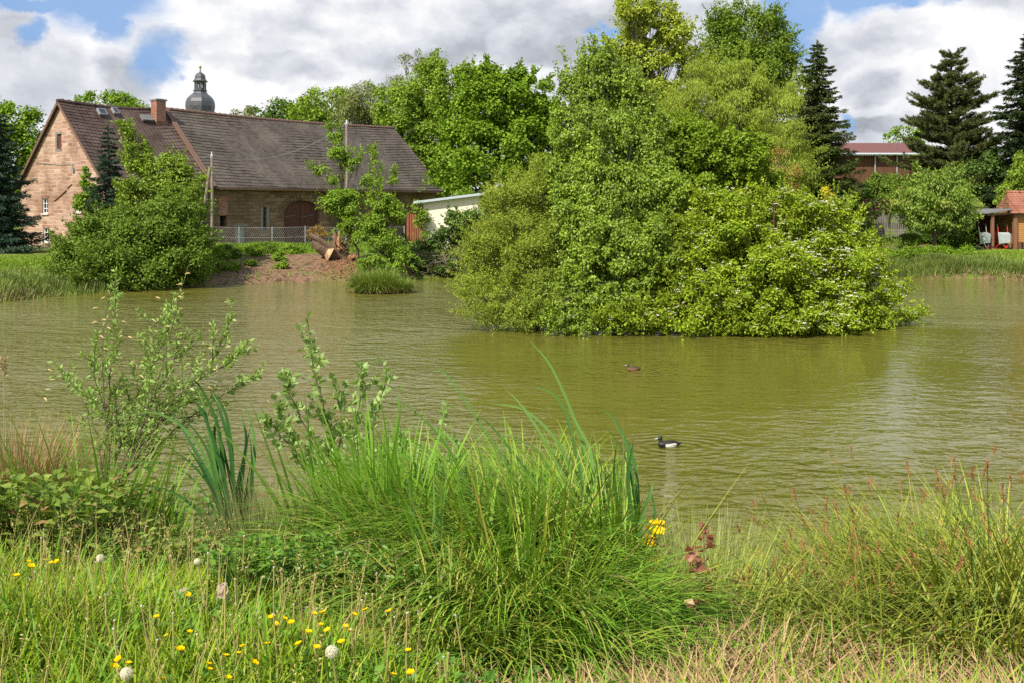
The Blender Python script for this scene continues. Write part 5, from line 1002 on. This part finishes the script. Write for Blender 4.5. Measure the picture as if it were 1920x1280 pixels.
# cattail leaves drawn as long arcs through given points of the picture's plane at their own depth
def ribbon_set(name, label, cat, curves, W_, mat, Yd0):
    base = pt((curves[0][0][0]-960)/F*Yd0, Yd0); th = thing(name, base, label, cat); g = MB()
    for k_, cv in enumerate(curves):
        Yd = Yd0+r.uniform(-.12, .12); ctrl = np.array([at(x, y, Yd) for x, y in cv]); ctrl[:, 1] += np.linspace(0, r.uniform(-.18, .25), len(ctrl)); n_ = 14; t = np.linspace(0, len(ctrl)-1, n_)
        # Catmull-Rom
        pp = np.concatenate([[2*ctrl[0]-ctrl[1]], ctrl, [2*ctrl[-1]-ctrl[-2]]]); i = np.minimum(t.astype(int), len(ctrl)-2); u = (t-i)[:, None]; p0, p1, p2, p3 = pp[i], pp[i+1], pp[i+2], pp[i+3]
        c = .5*((2*p1)+(-p0+p2)*u+(2*p0-5*p1+4*p2-p3)*u**2+(-p0+3*p1-3*p2+p3)*u**3); T = nrm(np.gradient(c, axis=0)); B = nrm(np.cross(T, nrm(np.array([r.uniform(-.6, .6), -1, r.uniform(-.3, .3)])))); s_ = np.linspace(0, 1, n_)
        w_ = W_*r.uniform(.8, 1.2)*np.clip(np.minimum(.6+2*s_, 1)*(1-s_**2.4), .05, 1); N = np.cross(T, B); o = B*(w_/2)[:, None]; f_ = N*(w_*.18)[:, None]
        v = np.stack([c-o, c+f_, c+o], 1).reshape(-1, 3); b = np.arange(n_-1)*3; g.add(v, np.concatenate([np.stack([b, b+1, b+4, b+3], -1), np.stack([b+1, b+2, b+5, b+4], -1)]), rnd=r.random())
    g.build('leaves', M[mat], th, True); return th
ribbon_set('cattail', 'dark blue-green cattail leaves fanning left over the water', 'cattail', [
 [(432, 1075), (400, 900), (370, 770), (345, 735)], [(436, 1075), (425, 900), (415, 790), (385, 715), (372, 705)], [(440, 1075), (440, 900), (432, 780), (405, 720)], [(444, 1070), (450, 900), (455, 830), (440, 775)],
 [(438, 1075), (405, 950), (345, 850), (292, 785)], [(434, 1075), (400, 950), (350, 890), (275, 845)], [(430, 1080), (395, 985), (330, 925), (250, 905)], [(442, 1075), (462, 930), (468, 850), (455, 800), (436, 765)],
 [(440, 1075), (425, 950), (405, 860), (370, 775), (340, 745)], [(446, 1075), (436, 940), (445, 860), (452, 800)], [(436, 1080), (415, 960), (385, 880), (355, 830)], [(438, 1070), (430, 870), (400, 770), (380, 745)], [(444, 1080), (466, 960), (470, 880), (464, 820)],
 [(436, 1075), (412, 930), (400, 820), (408, 770)], [(440, 1080), (428, 960), (395, 860), (375, 800)], [(446, 1080), (448, 960), (430, 840), (415, 760)], [(434, 1080), (420, 1000), (410, 900), (398, 830)], [(432, 1078), (408, 900), (385, 820), (330, 752)], [(448, 1080), (455, 950), (460, 880)]], .026, 'cattail', 5.6)
ribbon_set('cattail', 'two pale cattail leaves arching far left above the bank', 'cattail', [[(425, 1040), (390, 930), (320, 868), (210, 868), (170, 888)], [(430, 1030), (380, 850), (300, 778), (215, 783)]], .018, 'cattail_pale', 6.0)
ribbon_set('cattail', 'long thin cattail leaves rising out of the sedge dome', 'cattail', [
 [(1100, 980), (1085, 870), (1050, 750), (992, 716)], [(1105, 980), (1098, 850), (1040, 700), (990, 635)], [(1095, 980), (1060, 850), (990, 765), (915, 745)], [(1090, 980), (1040, 860), (985, 770), (945, 727)], [(1110, 980), (1110, 860), (1085, 800), (1065, 770)], [(1080, 980), (1030, 880), (1000, 830), (930, 800)],
 [(1060, 980), (990, 880), (930, 800), (905, 770)], [(1000, 960), (940, 850), (900, 790), (840, 700), (805, 690)]], .02, 'cattail_pale', 5.9)
ribbon_set('cattail', 'leaning cattail leaves left of the sedge dome top', 'cattail', [[(905, 990), (850, 850), (800, 780), (740, 730)], [(900, 990), (870, 870), (840, 820), (795, 800)], [(890, 990), (840, 880), (780, 830), (690, 810)], [(880, 990), (850, 900), (790, 850), (755, 845)], [(840, 1000), (800, 900), (745, 840), (715, 800)]], .019, 'cattail_pale', 5.7)
ribbon_set('cattail', 'dark cattail leaves bending over right of the sedge dome', 'cattail', [
 [(1205, 1100), (1200, 980), (1195, 880), (1160, 800), (1130, 780)], [(1200, 1100), (1192, 960), (1170, 850), (1125, 782)], [(1208, 1120), (1196, 950), (1180, 850), (1155, 800)], [(1195, 1100), (1160, 960), (1150, 880), (1155, 820)], [(1210, 1120), (1190, 1000), (1178, 900), (1185, 850), (1190, 820)], [(1215, 1100), (1200, 1000), (1222, 930), (1228, 912)], [(1212, 1120), (1210, 1040), (1235, 980), (1222, 915)], [(1206, 1150), (1216, 1060), (1190, 980), (1205, 940)]], .021, 'cattail', 5.4)
# yellow iris in flower
b = pt((1215-960)/F*5.2, 5.2); yi = thing('yellow_iris', b, 'yellow iris in bloom at the right edge of the sedge dome', 'iris flower')
tip = at(1232, 985, 5.2); MB().tube([b, at(1212, 1080, 5.2), tip], [.007, .006, .005], 6).build('stem', M['herb'], yi)
for cc, s_ in ((tip, 1.), (at(1218, 1010, 5.2), .8), (at(1228, 1045, 5.22), .6)):
    g = MB()
    for k_ in range(3):
        a = k_*2*PI/3+.4
        for t_ in (-.5, -.25, 0, .25, .5):
            d = np.array([[math.cos(a+t_), math.sin(a+t_), .55]]); g.leaves(cc[None], d, np.array([[-math.cos(a), -math.sin(a), 1.]]), .048*s_, .028*s_, .1, rnd=r.random(1), mid=.6)
            d2 = np.array([[math.cos(a+t_)*.8, math.sin(a+t_)*.8, -.75]]); g.leaves(cc[None]+d*[1, 1, .9]*.026*s_, d2, np.array([[math.cos(a), math.sin(a), .7]]), .055*s_, .034*s_, .1, rnd=r.random(1), mid=.55)
        d = np.array([[math.cos(a+1), math.sin(a+1), 2.2]]); g.leaves(cc[None], d, np.array([[0, -1., .2]]), .04*s_, .016, .1, rnd=r.random(1))
    g.build('bloom', M['yellow_petal'], yi)
g = MB()
for a, b2 in (((1215, 1130), (1245, 960)), ((1205, 1100), (1225, 985)), ((1222, 1012), (1265, 1032))): g.tube([at(*a, 5.1), at((a[0]+b2[0])/2-3, (a[1]+b2[1])/2, 5.1), at(*b2, 5.1)], [.004, .004, .002], 5, False)
g.tube([at(1168, 1000, 5.3), at(1170, 890, 5.3), at(1168, 782, 5.3)], [.003, .0026, .0015], 5, False); g.tube([at(1195, 1170, 4.8), at(1330, 1225, 4.4), at(1420, 1262, 4.2)], [.006, .005, .003], 5, False)
tag(g.build('dead_stalks', M['straw']), 'few broken tan reed stalks around the yellow iris', 'stalks', kind='stuff')
# brown rush tussock, thin rushes
th, c = clump('rush_tussock', 'brown dry rush tussock at the left edge by the water', 'rushes', 25, 5.9, .22, 1300, (.6, 1.0), .007, (.02, .3), (.1, .8), 'rush_brown', 6)
clump('', '', '', 30, 5.9, .22, 400, (.6, 1.05), .007, (.02, .4), (.1, .5), 'rush', 6, root=th)
g = MB(); p = at(8, 690, 6.2); g.tube([p-[0, 0, .9], p-[0, 0, .03]], [.004, .003], 5); n = 160; g.leaves(p+r.normal(size=(n, 3))*[.012, .012, .03], r.normal(size=(n, 3))*.6+[0, 0, 1], r.normal(size=(n, 3)), .03, .006); o = g.build('reed_plume', M['deadreed']); tag(o, 'pale fluffy reed plume above brown rushes at left edge', 'reed plume')
th, c = clump('rush_tussock', 'fine grey-green rush tuft between cattail and iris stand', 'rushes', 520, 5.2, .26, 1300, (.3, .68), .0042, (.03, .45), (.05, .5), 'rush', 5)
n = 500; i = r.choice(len(c), n); g = MB(); g.leaves(c[i, -2], nrm(r.normal(size=(n, 3))+[0, 0, 1]), r.normal(size=(n, 3)), .012, .005); tag(g.build('seed_clusters', M['spike'], th), kind='stuff')
clump('rush_tussock', 'pale slender rushes in the water right of the yellow iris', 'rushes', 1320, 6.0, .36, 1100, (.55, 1.0), .007, (.03, .4), (.05, .45), 'rush_pale', 5, ry=.25)
clump('rush_tussock', 'pale thin rushes around the copper-leaved seedling', 'rushes', 1350, 5.3, .4, 1500, (.35, .7), .0065, (.05, .6), (.1, .9), 'rush_pale', 5)
# right sedges with brown spikes
SED = [(1490, 5.2, .25, 600, (.35, .7), 'yellowish sedge clump right of copper-leaved seedling'), (1600, 5.5, .35, 1300, (.55, 1.0), 'olive sedge clump with brown spikes leaning over the water'), (1730, 5.3, .38, 1400, (.6, 1.05), 'tallest brown-spiked sedge clump in the right foreground'),
       (1860, 5.2, .38, 1500, (.6, 1.05), 'dense olive sedge clump near the right edge'), (1960, 5.0, .4, 1300, (.6, 1.05), 'sedge clump cut off by the right edge'), (1660, 4.7, .4, 1100, (.35, .7), 'shorter sedge clump in front of the spiked sedges'), (1830, 4.5, .45, 1100, (.35, .75), 'front sedge clump above the straw mat at right'), (1500, 4.6, .4, 700, (.3, .6), 'low thin sedge clump at the edge of straw mat')]
for px, Yd, rad, n, Lr, lb in SED:
    th, c = clump('sedge_clump', lb, 'sedge', px, Yd, rad, int(n*(.85 if Yd > 5 else .45)), (Lr[0]*.8, Lr[1]), .0135, (.1, .9), (.5, 2.1), 'sedge_olive', 8, (PI*.95, .35), twist=.9, xl=1400)
    clump('', '', '', px, Yd, rad*1.1, 170, (Lr[0]*.7, Lr[1]*.9), .009, (.2, 1.2), (.4, 2.4), 'straw', 7, root=th, part='dead_leaves')
    k_ = 18; i = r.choice(len(c), k_); g = MB(); gst = MB(); b = c[i, 0]
    for q in range(k_):
        a = b[q]; t_ = a+nrm(np.array([r.normal()*.35-.1, r.normal()*.3, 1.]))*r.uniform(Lr[1]*.7, Lr[1]*1.02); m_ = (a+t_)/2+[0, 0, .04]; gst.tube([a, m_, t_], [.0022, .002, .0016], 4, False)
        d = nrm(t_-m_)+r.normal(size=3)*.15; nn_ = 26; g = MB(); u = r.random((nn_, 1)); g.leaves(t_-d*.03+d*u*.07, nrm(d+r.normal(size=(nn_, 3))*.35), r.normal(size=(nn_, 3)), .02, .005); g.build('spike', M['spike'], th)
    gst.build('stems', M['sedge_olive'], th)
clump('sedge_clump', 'thin olive sedge tuft between pale rushes and the spiked sedges', 'sedge', 1420, 5.0, .35, 900, (.35, .75), .01, (.05, .8), (.3, 1.8), 'sedge_olive', 7, xl=1290)
clump('sedge_clump', 'low fresh sedge tuft at the dark gap beside the centre dome', 'sedge', 1265, 4.7, .22, 700, (.25, .55), .01, (.05, .8), (.3, 1.8), 'sedge', 7)
for px, Yd, n, lb in ((1650, 5.6, 26, 'broad green reed blades among the spiked sedges'), (1420, 4.5, 8, 'few upright blades in the straw mat right of dome'), (1590, 4.3, 6, 'pair of pale upright blades in the right straw mat')):
    clump('reed_clump', lb, 'reeds', px, Yd, .25 if n > 10 else .06, n, (.5, .95) if n > 10 else (.25, .4), .017, (.03, .4), (.05, .6), 'iris', 7, tip=.97)
# straw mats
field('straw_mat', 'mat of matted tan dead sedge leaves in the right foreground', 'straw', near_pts(60000, -.6, 4.6, 2.6, 5.3, right), (.16, .42), .008, (1.0, 1.6), (-.3, .9), 'straw', 4, az=lambda n: r.normal(PI*.9, 1.4, n))
field('straw_mat', 'dry brown leaves hanging under the sedge clumps at right', 'straw', near_pts(20000, .6, 4.2, 4.0, 6.4), (.2, .5), .007, (.4, 1.3), (.5, 1.8), 'straw', 5)
field('straw_mat', 'dead leaves lying at the foot of the sedge dome', 'straw', near_pts(5200, -.75, .9, 3.4, 4.9), (.15, .4), .007, (.8, 1.6), (0, .9), 'straw', 4)
field('mat_grass', 'thin green grass growing through the straw mat', 'grass', near_pts(7000, -.3, 4.8, 2.7, 5.2, right), (.1, .34), .0055, (.05, .8), (.2, 1.5), 'sedge', 5)
field('bank_stalks', 'dry thin stalks standing behind the meadow', 'stalks', near_pts(1500, -3.6, -.6, 4.8, 6.8), (.3, .6), .004, (0, .5), (.05, .6), 'straw', 4)

# herbs: leafy stems
def herbs(name, label, cat, pts_, hr, L, W_, mat, k=16, kind='stuff', root=None, part=None, droop=.2, sm_='herb'):
    g = MB(); gs = MB()
    for p in pts_:
        h_ = r.uniform(*hr); t_ = p+[r.normal()*.12*h_, r.normal()*.12*h_, h_]; m_ = (p+t_)/2+r.normal(size=3)*.02; gs.tube([p, m_, t_], [.003, .0025, .0015], 4, False)
        s_ = np.sort(r.uniform(.15, 1, k))[:, None]; P = p*(1-s_)**2+2*m_*s_*(1-s_)+t_*s_**2; a = np.arange(k)*2.4+r.random(); d = np.c_[np.cos(a), np.sin(a), r.uniform(-droop, .6, k)]
        s2 = r.uniform(.6, 1.2, k); g.leaves(P, d, np.array([0, 0, 1.])+r.normal(size=(k, 3))*.45, L*s2, W_*s2, rnd=r.random(k))
    if root is None: o = g.build(name, M[mat]); tag(o, label, cat, kind=kind); gs.build('stems', M[sm_], o)
    else: g.build(part, M[mat], root); gs.build('stems', M[sm_], root)
herbs('leafy_herbs', 'dark leafy mint-like herbs under the iris stand', 'herbs', near_pts(600, -1.25, -.3, 4.1, 5.1), (.14, .36), .05, .02, 'herb')
herbs('leafy_herbs', 'brambles and nettles at the left behind the meadow', 'herbs', near_pts(800, -3.4, -2.0, 4.7, 6.0), (.2, .6), .065, .04, 'herb_brown', 18)
herbs('leafy_herbs', 'bright leafy shoots at the left edge of the bank', 'herbs', near_pts(300, -3.5, -2.35, 4.8, 5.8), (.2, .5), .06, .03, 'herb', 18)
herbs('leafy_herbs', 'small mixed herbs below the cattail leaves', 'herbs', near_pts(700, -2.3, -.9, 4.6, 6.0), (.12, .36), .045, .025, 'herb_brown', 14)
herbs('leafy_herbs', 'small green broad-leaved herbs in the lower centre meadow', 'herbs', near_pts(260, -1.4, .2, 3.2, 4.2), (.06, .16), .045, .03, 'herb', 9)
herbs('leafy_herbs', 'fresh light green shoots at the dark water notch', 'herbs', near_pts(110, .2, 1.0, 4.0, 4.9), (.12, .34), .055, .012, 'iris', 16)
herbs('leafy_herbs', 'low herb leaves along the bottom edge at centre right', 'herbs', near_pts(120, 0, 1.3, 2.9, 3.5), (.05, .14), .055, .045, 'iris', 6)

herbs('leafy_herbs', 'clover and dock leaves scattered low in the meadow', 'herbs', near_pts(420, -3.2, -.4, 2.8, 4.6), (.05, .16), .05, .034, 'herb', 7)
field('meadow_grass', 'coarse broad grass blades among the meadow flowers', 'grass', near_pts(5200, -3.6, .2, 2.6, 4.9, left), (.15, .38), .013, (.0, .8), (.2, 1.8), 'iris', 6)
# saplings with given stem lines
def stemline(cv, Yd, dy=0.):
    c = np.array([at(x, y, Yd) for x, y in cv]); c[:, 1] += np.linspace(0, dy, len(c)); t = np.linspace(0, len(c)-1, 14); i = np.minimum(t.astype(int), len(c)-2); u = (t-i)[:, None]; return c[i]*(1-u)+c[i+1]*u+r.normal(size=(14, 3))*.004
def sapling(name, label, Yd, lines, leaf, L, W_, dens, sidelen, cat='sapling', cats=0, r0=.007, bk='twig'):
    base = pt((lines[0][0][0]-960)/F*Yd, Yd); th = thing(name, base, label, cat); gs, gl_, gc = MB(), MB(), MB()
    for cv in lines:
        c = stemline(cv, Yd+r.uniform(-.15, .15), r.uniform(-.25, .35)); ln = np.linalg.norm(np.diff(c, axis=0), axis=1).sum(); gs.tube(c, np.linspace(r0, .0018, len(c)), 6)
        tw = [(c, .12)]
        for _ in range(int(ln*sidelen[2])):
            f = r.uniform(.12, .95); k = int(f*13); d = nrm(c[min(k+1, 13)]-c[k-1]+r.normal(size=3)*[.55, .55, .3]*np.linalg.norm(c[min(k+1, 13)]-c[k-1])*1.6); l = r.uniform(*sidelen[:2])*(1.15-f*.7); s_ = np.linspace(0, 1, 6)[:, None]; b = c[k]+d*l*s_+np.array([0, 0, .25*l])*s_**2; gs.tube(b, np.linspace(.003, .0012, 6), 4, False); tw.append((b, .1))
        for b, lo in tw:
            m = max(4, int(np.linalg.norm(b[-1]-b[0])*dens)); f = r.uniform(lo, 1, m)**.85*(len(b)-1); k = np.minimum(f.astype(int), len(b)-2); P = b[k]+(b[k+1]-b[k])*(f-k)[:, None]; dd = nrm(b[k+1]-b[k])
            T = nrm(nrm(r.normal(size=(m, 3)))*1.0+dd*.9); s2 = r.uniform(.55, 1.15, m); gl_.leaves(P+T*.008, T, np.array([0, -.3, .8])+r.normal(size=(m, 3))*.6, L*s2, W_*s2, .12, rnd=r.random(m), mid=.42)
    if cats:
        allp = [c for c in [stemline(cv, Yd) for cv in lines]]
        for _ in range(cats):
            c = allp[r.integers(len(allp))]; p = c[r.integers(7, 13)]+r.normal(size=3)*[.07, .05, .07]; d = np.array([r.choice([-1, 1])*.8, r.normal()*.3, r.uniform(-.3, .5)]); s_ = np.linspace(0, 1, 5)[:, None]; MB().tube(p+d*.035*s_+[0, 0, -.012]*s_**2, [.003, .005, .005, .004, .002], 5).build('catkin', M['catkin'], th)
    gs.build('stems', M[bk], th); gl_.build('leaves', M[leaf], th)
sapling('willow_sapling', 'tall catkin-bearing willow sapling at the left water edge', 6.6, [
 [(190, 900), (200, 760), (205, 640), (204, 510)], [(205, 900), (240, 760), (290, 640), (300, 560)], [(215, 900), (280, 770), (330, 660), (335, 590)], [(220, 900), (300, 780), (380, 690), (415, 600)], [(225, 905), (330, 800), (420, 740), (465, 715)], [(195, 900), (170, 820), (120, 740), (80, 720)],
 [(210, 905), (250, 800), (262, 700), (250, 600)], [(200, 900), (215, 800), (180, 700), (190, 620)], [(230, 900), (330, 740), (420, 680), (450, 655)], [(215, 900), (270, 820), (340, 760), (380, 740)]], 'sapling', .04, .018, 135, (.1, .36, 13), 'sapling', 26, r0=.005)
sapling('willow_sapling', 'thin leaning willow shoot tip above the left sapling', 6.4, [[(240, 880), (290, 720), (318, 600), (340, 500)], [(205, 880), (185, 640), (196, 545)]], 'sapling', .036, .014, 30, (.05, .12, 5), 'sapling', 10, r0=.004)
sapling('poplar_sapling', 'silvery round-leaved poplar sapling behind the iris stand', 6.3, [
 [(650, 960), (625, 820), (590, 700), (576, 595)], [(655, 960), (600, 840), (548, 740), (540, 690)], [(660, 960), (665, 830), (680, 740), (686, 675)], [(650, 960), (580, 870), (520, 800), (500, 780)], [(665, 960), (680, 850), (700, 780), (722, 705)], [(670, 960), (720, 870), (745, 830), (760, 790)], [(645, 960), (630, 880), (640, 790), (628, 720)], [(640, 960), (560, 860), (545, 800), (515, 745)]], 'poplar', .058, .042, 80, (.08, .22, 10), 'sapling', 0, r0=.005)
sapling('poplar_sapling', 'smaller pale poplar shoot emerging left of the sedge dome top', 6.1, [[(840, 960), (835, 880), (828, 800), (832, 765)], [(850, 960), (865, 880), (850, 820)], [(830, 960), (800, 880), (785, 850)]], 'poplar', .046, .034, 60, (.06, .16, 10), 'sapling', 0, r0=.004)
sapling('copper_seedling', 'seedling with round copper-red leaves beside pale rushes', 4.45, [[(1318, 1180), (1335, 1080), (1345, 1015)], [(1318, 1180), (1320, 1100), (1312, 1065)], [(1318, 1180), (1308, 1140), (1300, 1125)]], 'copper', .05, .046, 46, (.03, .07, 5), 'seedling', 0, r0=.003)
herbs('leafy_herbs', 'broad green bush leaves at the left waterline below the sapling', 'herbs', near_pts(200, -2.9, -1.7, 5.8, 7.4), (.3, .6), .05, .03, 'herb', 16)

# ------------------------------------------------------------------ ducks
def duck(x, y, L_, label, male):
    s_ = L_/.40; th = thing('duck', (x, y, 0), label, 'duck', rz=PI); th.scale = (s_,)*3
    g = MB()
    for c, r_ in (((0, 0, .035), (.165, .078, .062)), ((.1, 0, .045), (.085, .066, .06)), ((-.13, 0, .06), (.09, .05, .03)), ((-.195, 0, .078), (.05, .026, .011)), ((.135, 0, .095), (.038, .034, .06)), ((.148, 0, .155), (.042, .034, .036)), ((.128, 0, .172), (.03, .022, .026)), ((-.03, .055, .065), (.13, .022, .035)), ((-.03, -.055, .065), (.13, .022, .035))): g.ell(c, r_, 18, 12)
    t = NT('duck_feathers'); P = t.coord(); s = t.n('ShaderNodeSeparateXYZ', i_0=P); z = t.math('ADD', s.outputs[2], t.math('MULTIPLY', s.outputs[0], .12)); n_ = t.noise(P, 40, 3)
    low = t.math('LESS_THAN', z, .07); x1 = t.math('GREATER_THAN', s.outputs[0], -.14); x2 = t.math('LESS_THAN', s.outputs[0], .055); m = t.math('MULTIPLY', low, t.math('MULTIPLY', x1, x2))
    if male: c = t.mix((.014,.012,.014), (.62,.6,.56), m)
    else: c = t.mix(t.mix((.06,.03,.015), (.1,.055,.03), n_), t.mix((.24,.12,.06), (.14,.07,.035), n_), t.math('MAXIMUM', m, t.math('MULTIPLY', low, t.math('GREATER_THAN', s.outputs[0], .05))))
    o = g.build('body', t.out(t.pbr(c, .55, t.bump(n_, .2, .005), spec=.4)), th, True, local=True); md = o.modifiers.new('skin', 'REMESH'); md.mode = 'VOXEL'; md.voxel_size = .005; md.use_smooth_shade = True; sm2 = o.modifiers.new('smooth', 'SMOOTH'); sm2.iterations = 3; sm2.factor = .6
    g = MB(); g.tube([(.178, 0, .152), (.2, 0, .148), (.228, 0, .143), (.236, 0, .142)], [.013, .0125, .013, .006], 10); v = np.concatenate(g.v); v[:, 2] = .147+(v[:, 2]-.147)*np.interp(v[:, 0], [.17, .236], [1.1, .5]); g.v = [v]; g.build('bill', M['bill'], th, True, local=True)
    for sy in (-1, 1): MB().ell((.163, sy*.029, .163), (.006, .004, .006), 10, 8).build('eye', M['eye'], th, True, local=True)
    g = MB()
    for sy in (-1, 1): g.ell((-.06, sy*.052, .082), (.115, .02, .022), 14, 8)
    g.build('wing', simple('wing_dark' if male else 'wing_brown', (.012,.01,.012) if male else (.045,.025,.015), .6, .2, 30), th, True, local=True)
M['bill'] = simple('duck_bill', (.36,.45,.55), .4, .05); M['eye'] = simple('duck_eye', (.7,.45,.03), .2, .05)
Yn = EYE*F/(837-HZ); duck((1253-960)/F*Yn, Yn, .34, 'black duck with white flank swimming nearest the foreground', True)
Yn = EYE*F/(694-HZ); duck((1187-960)/F*Yn, Yn, .31, 'small brown duck swimming farther out near the island', False)
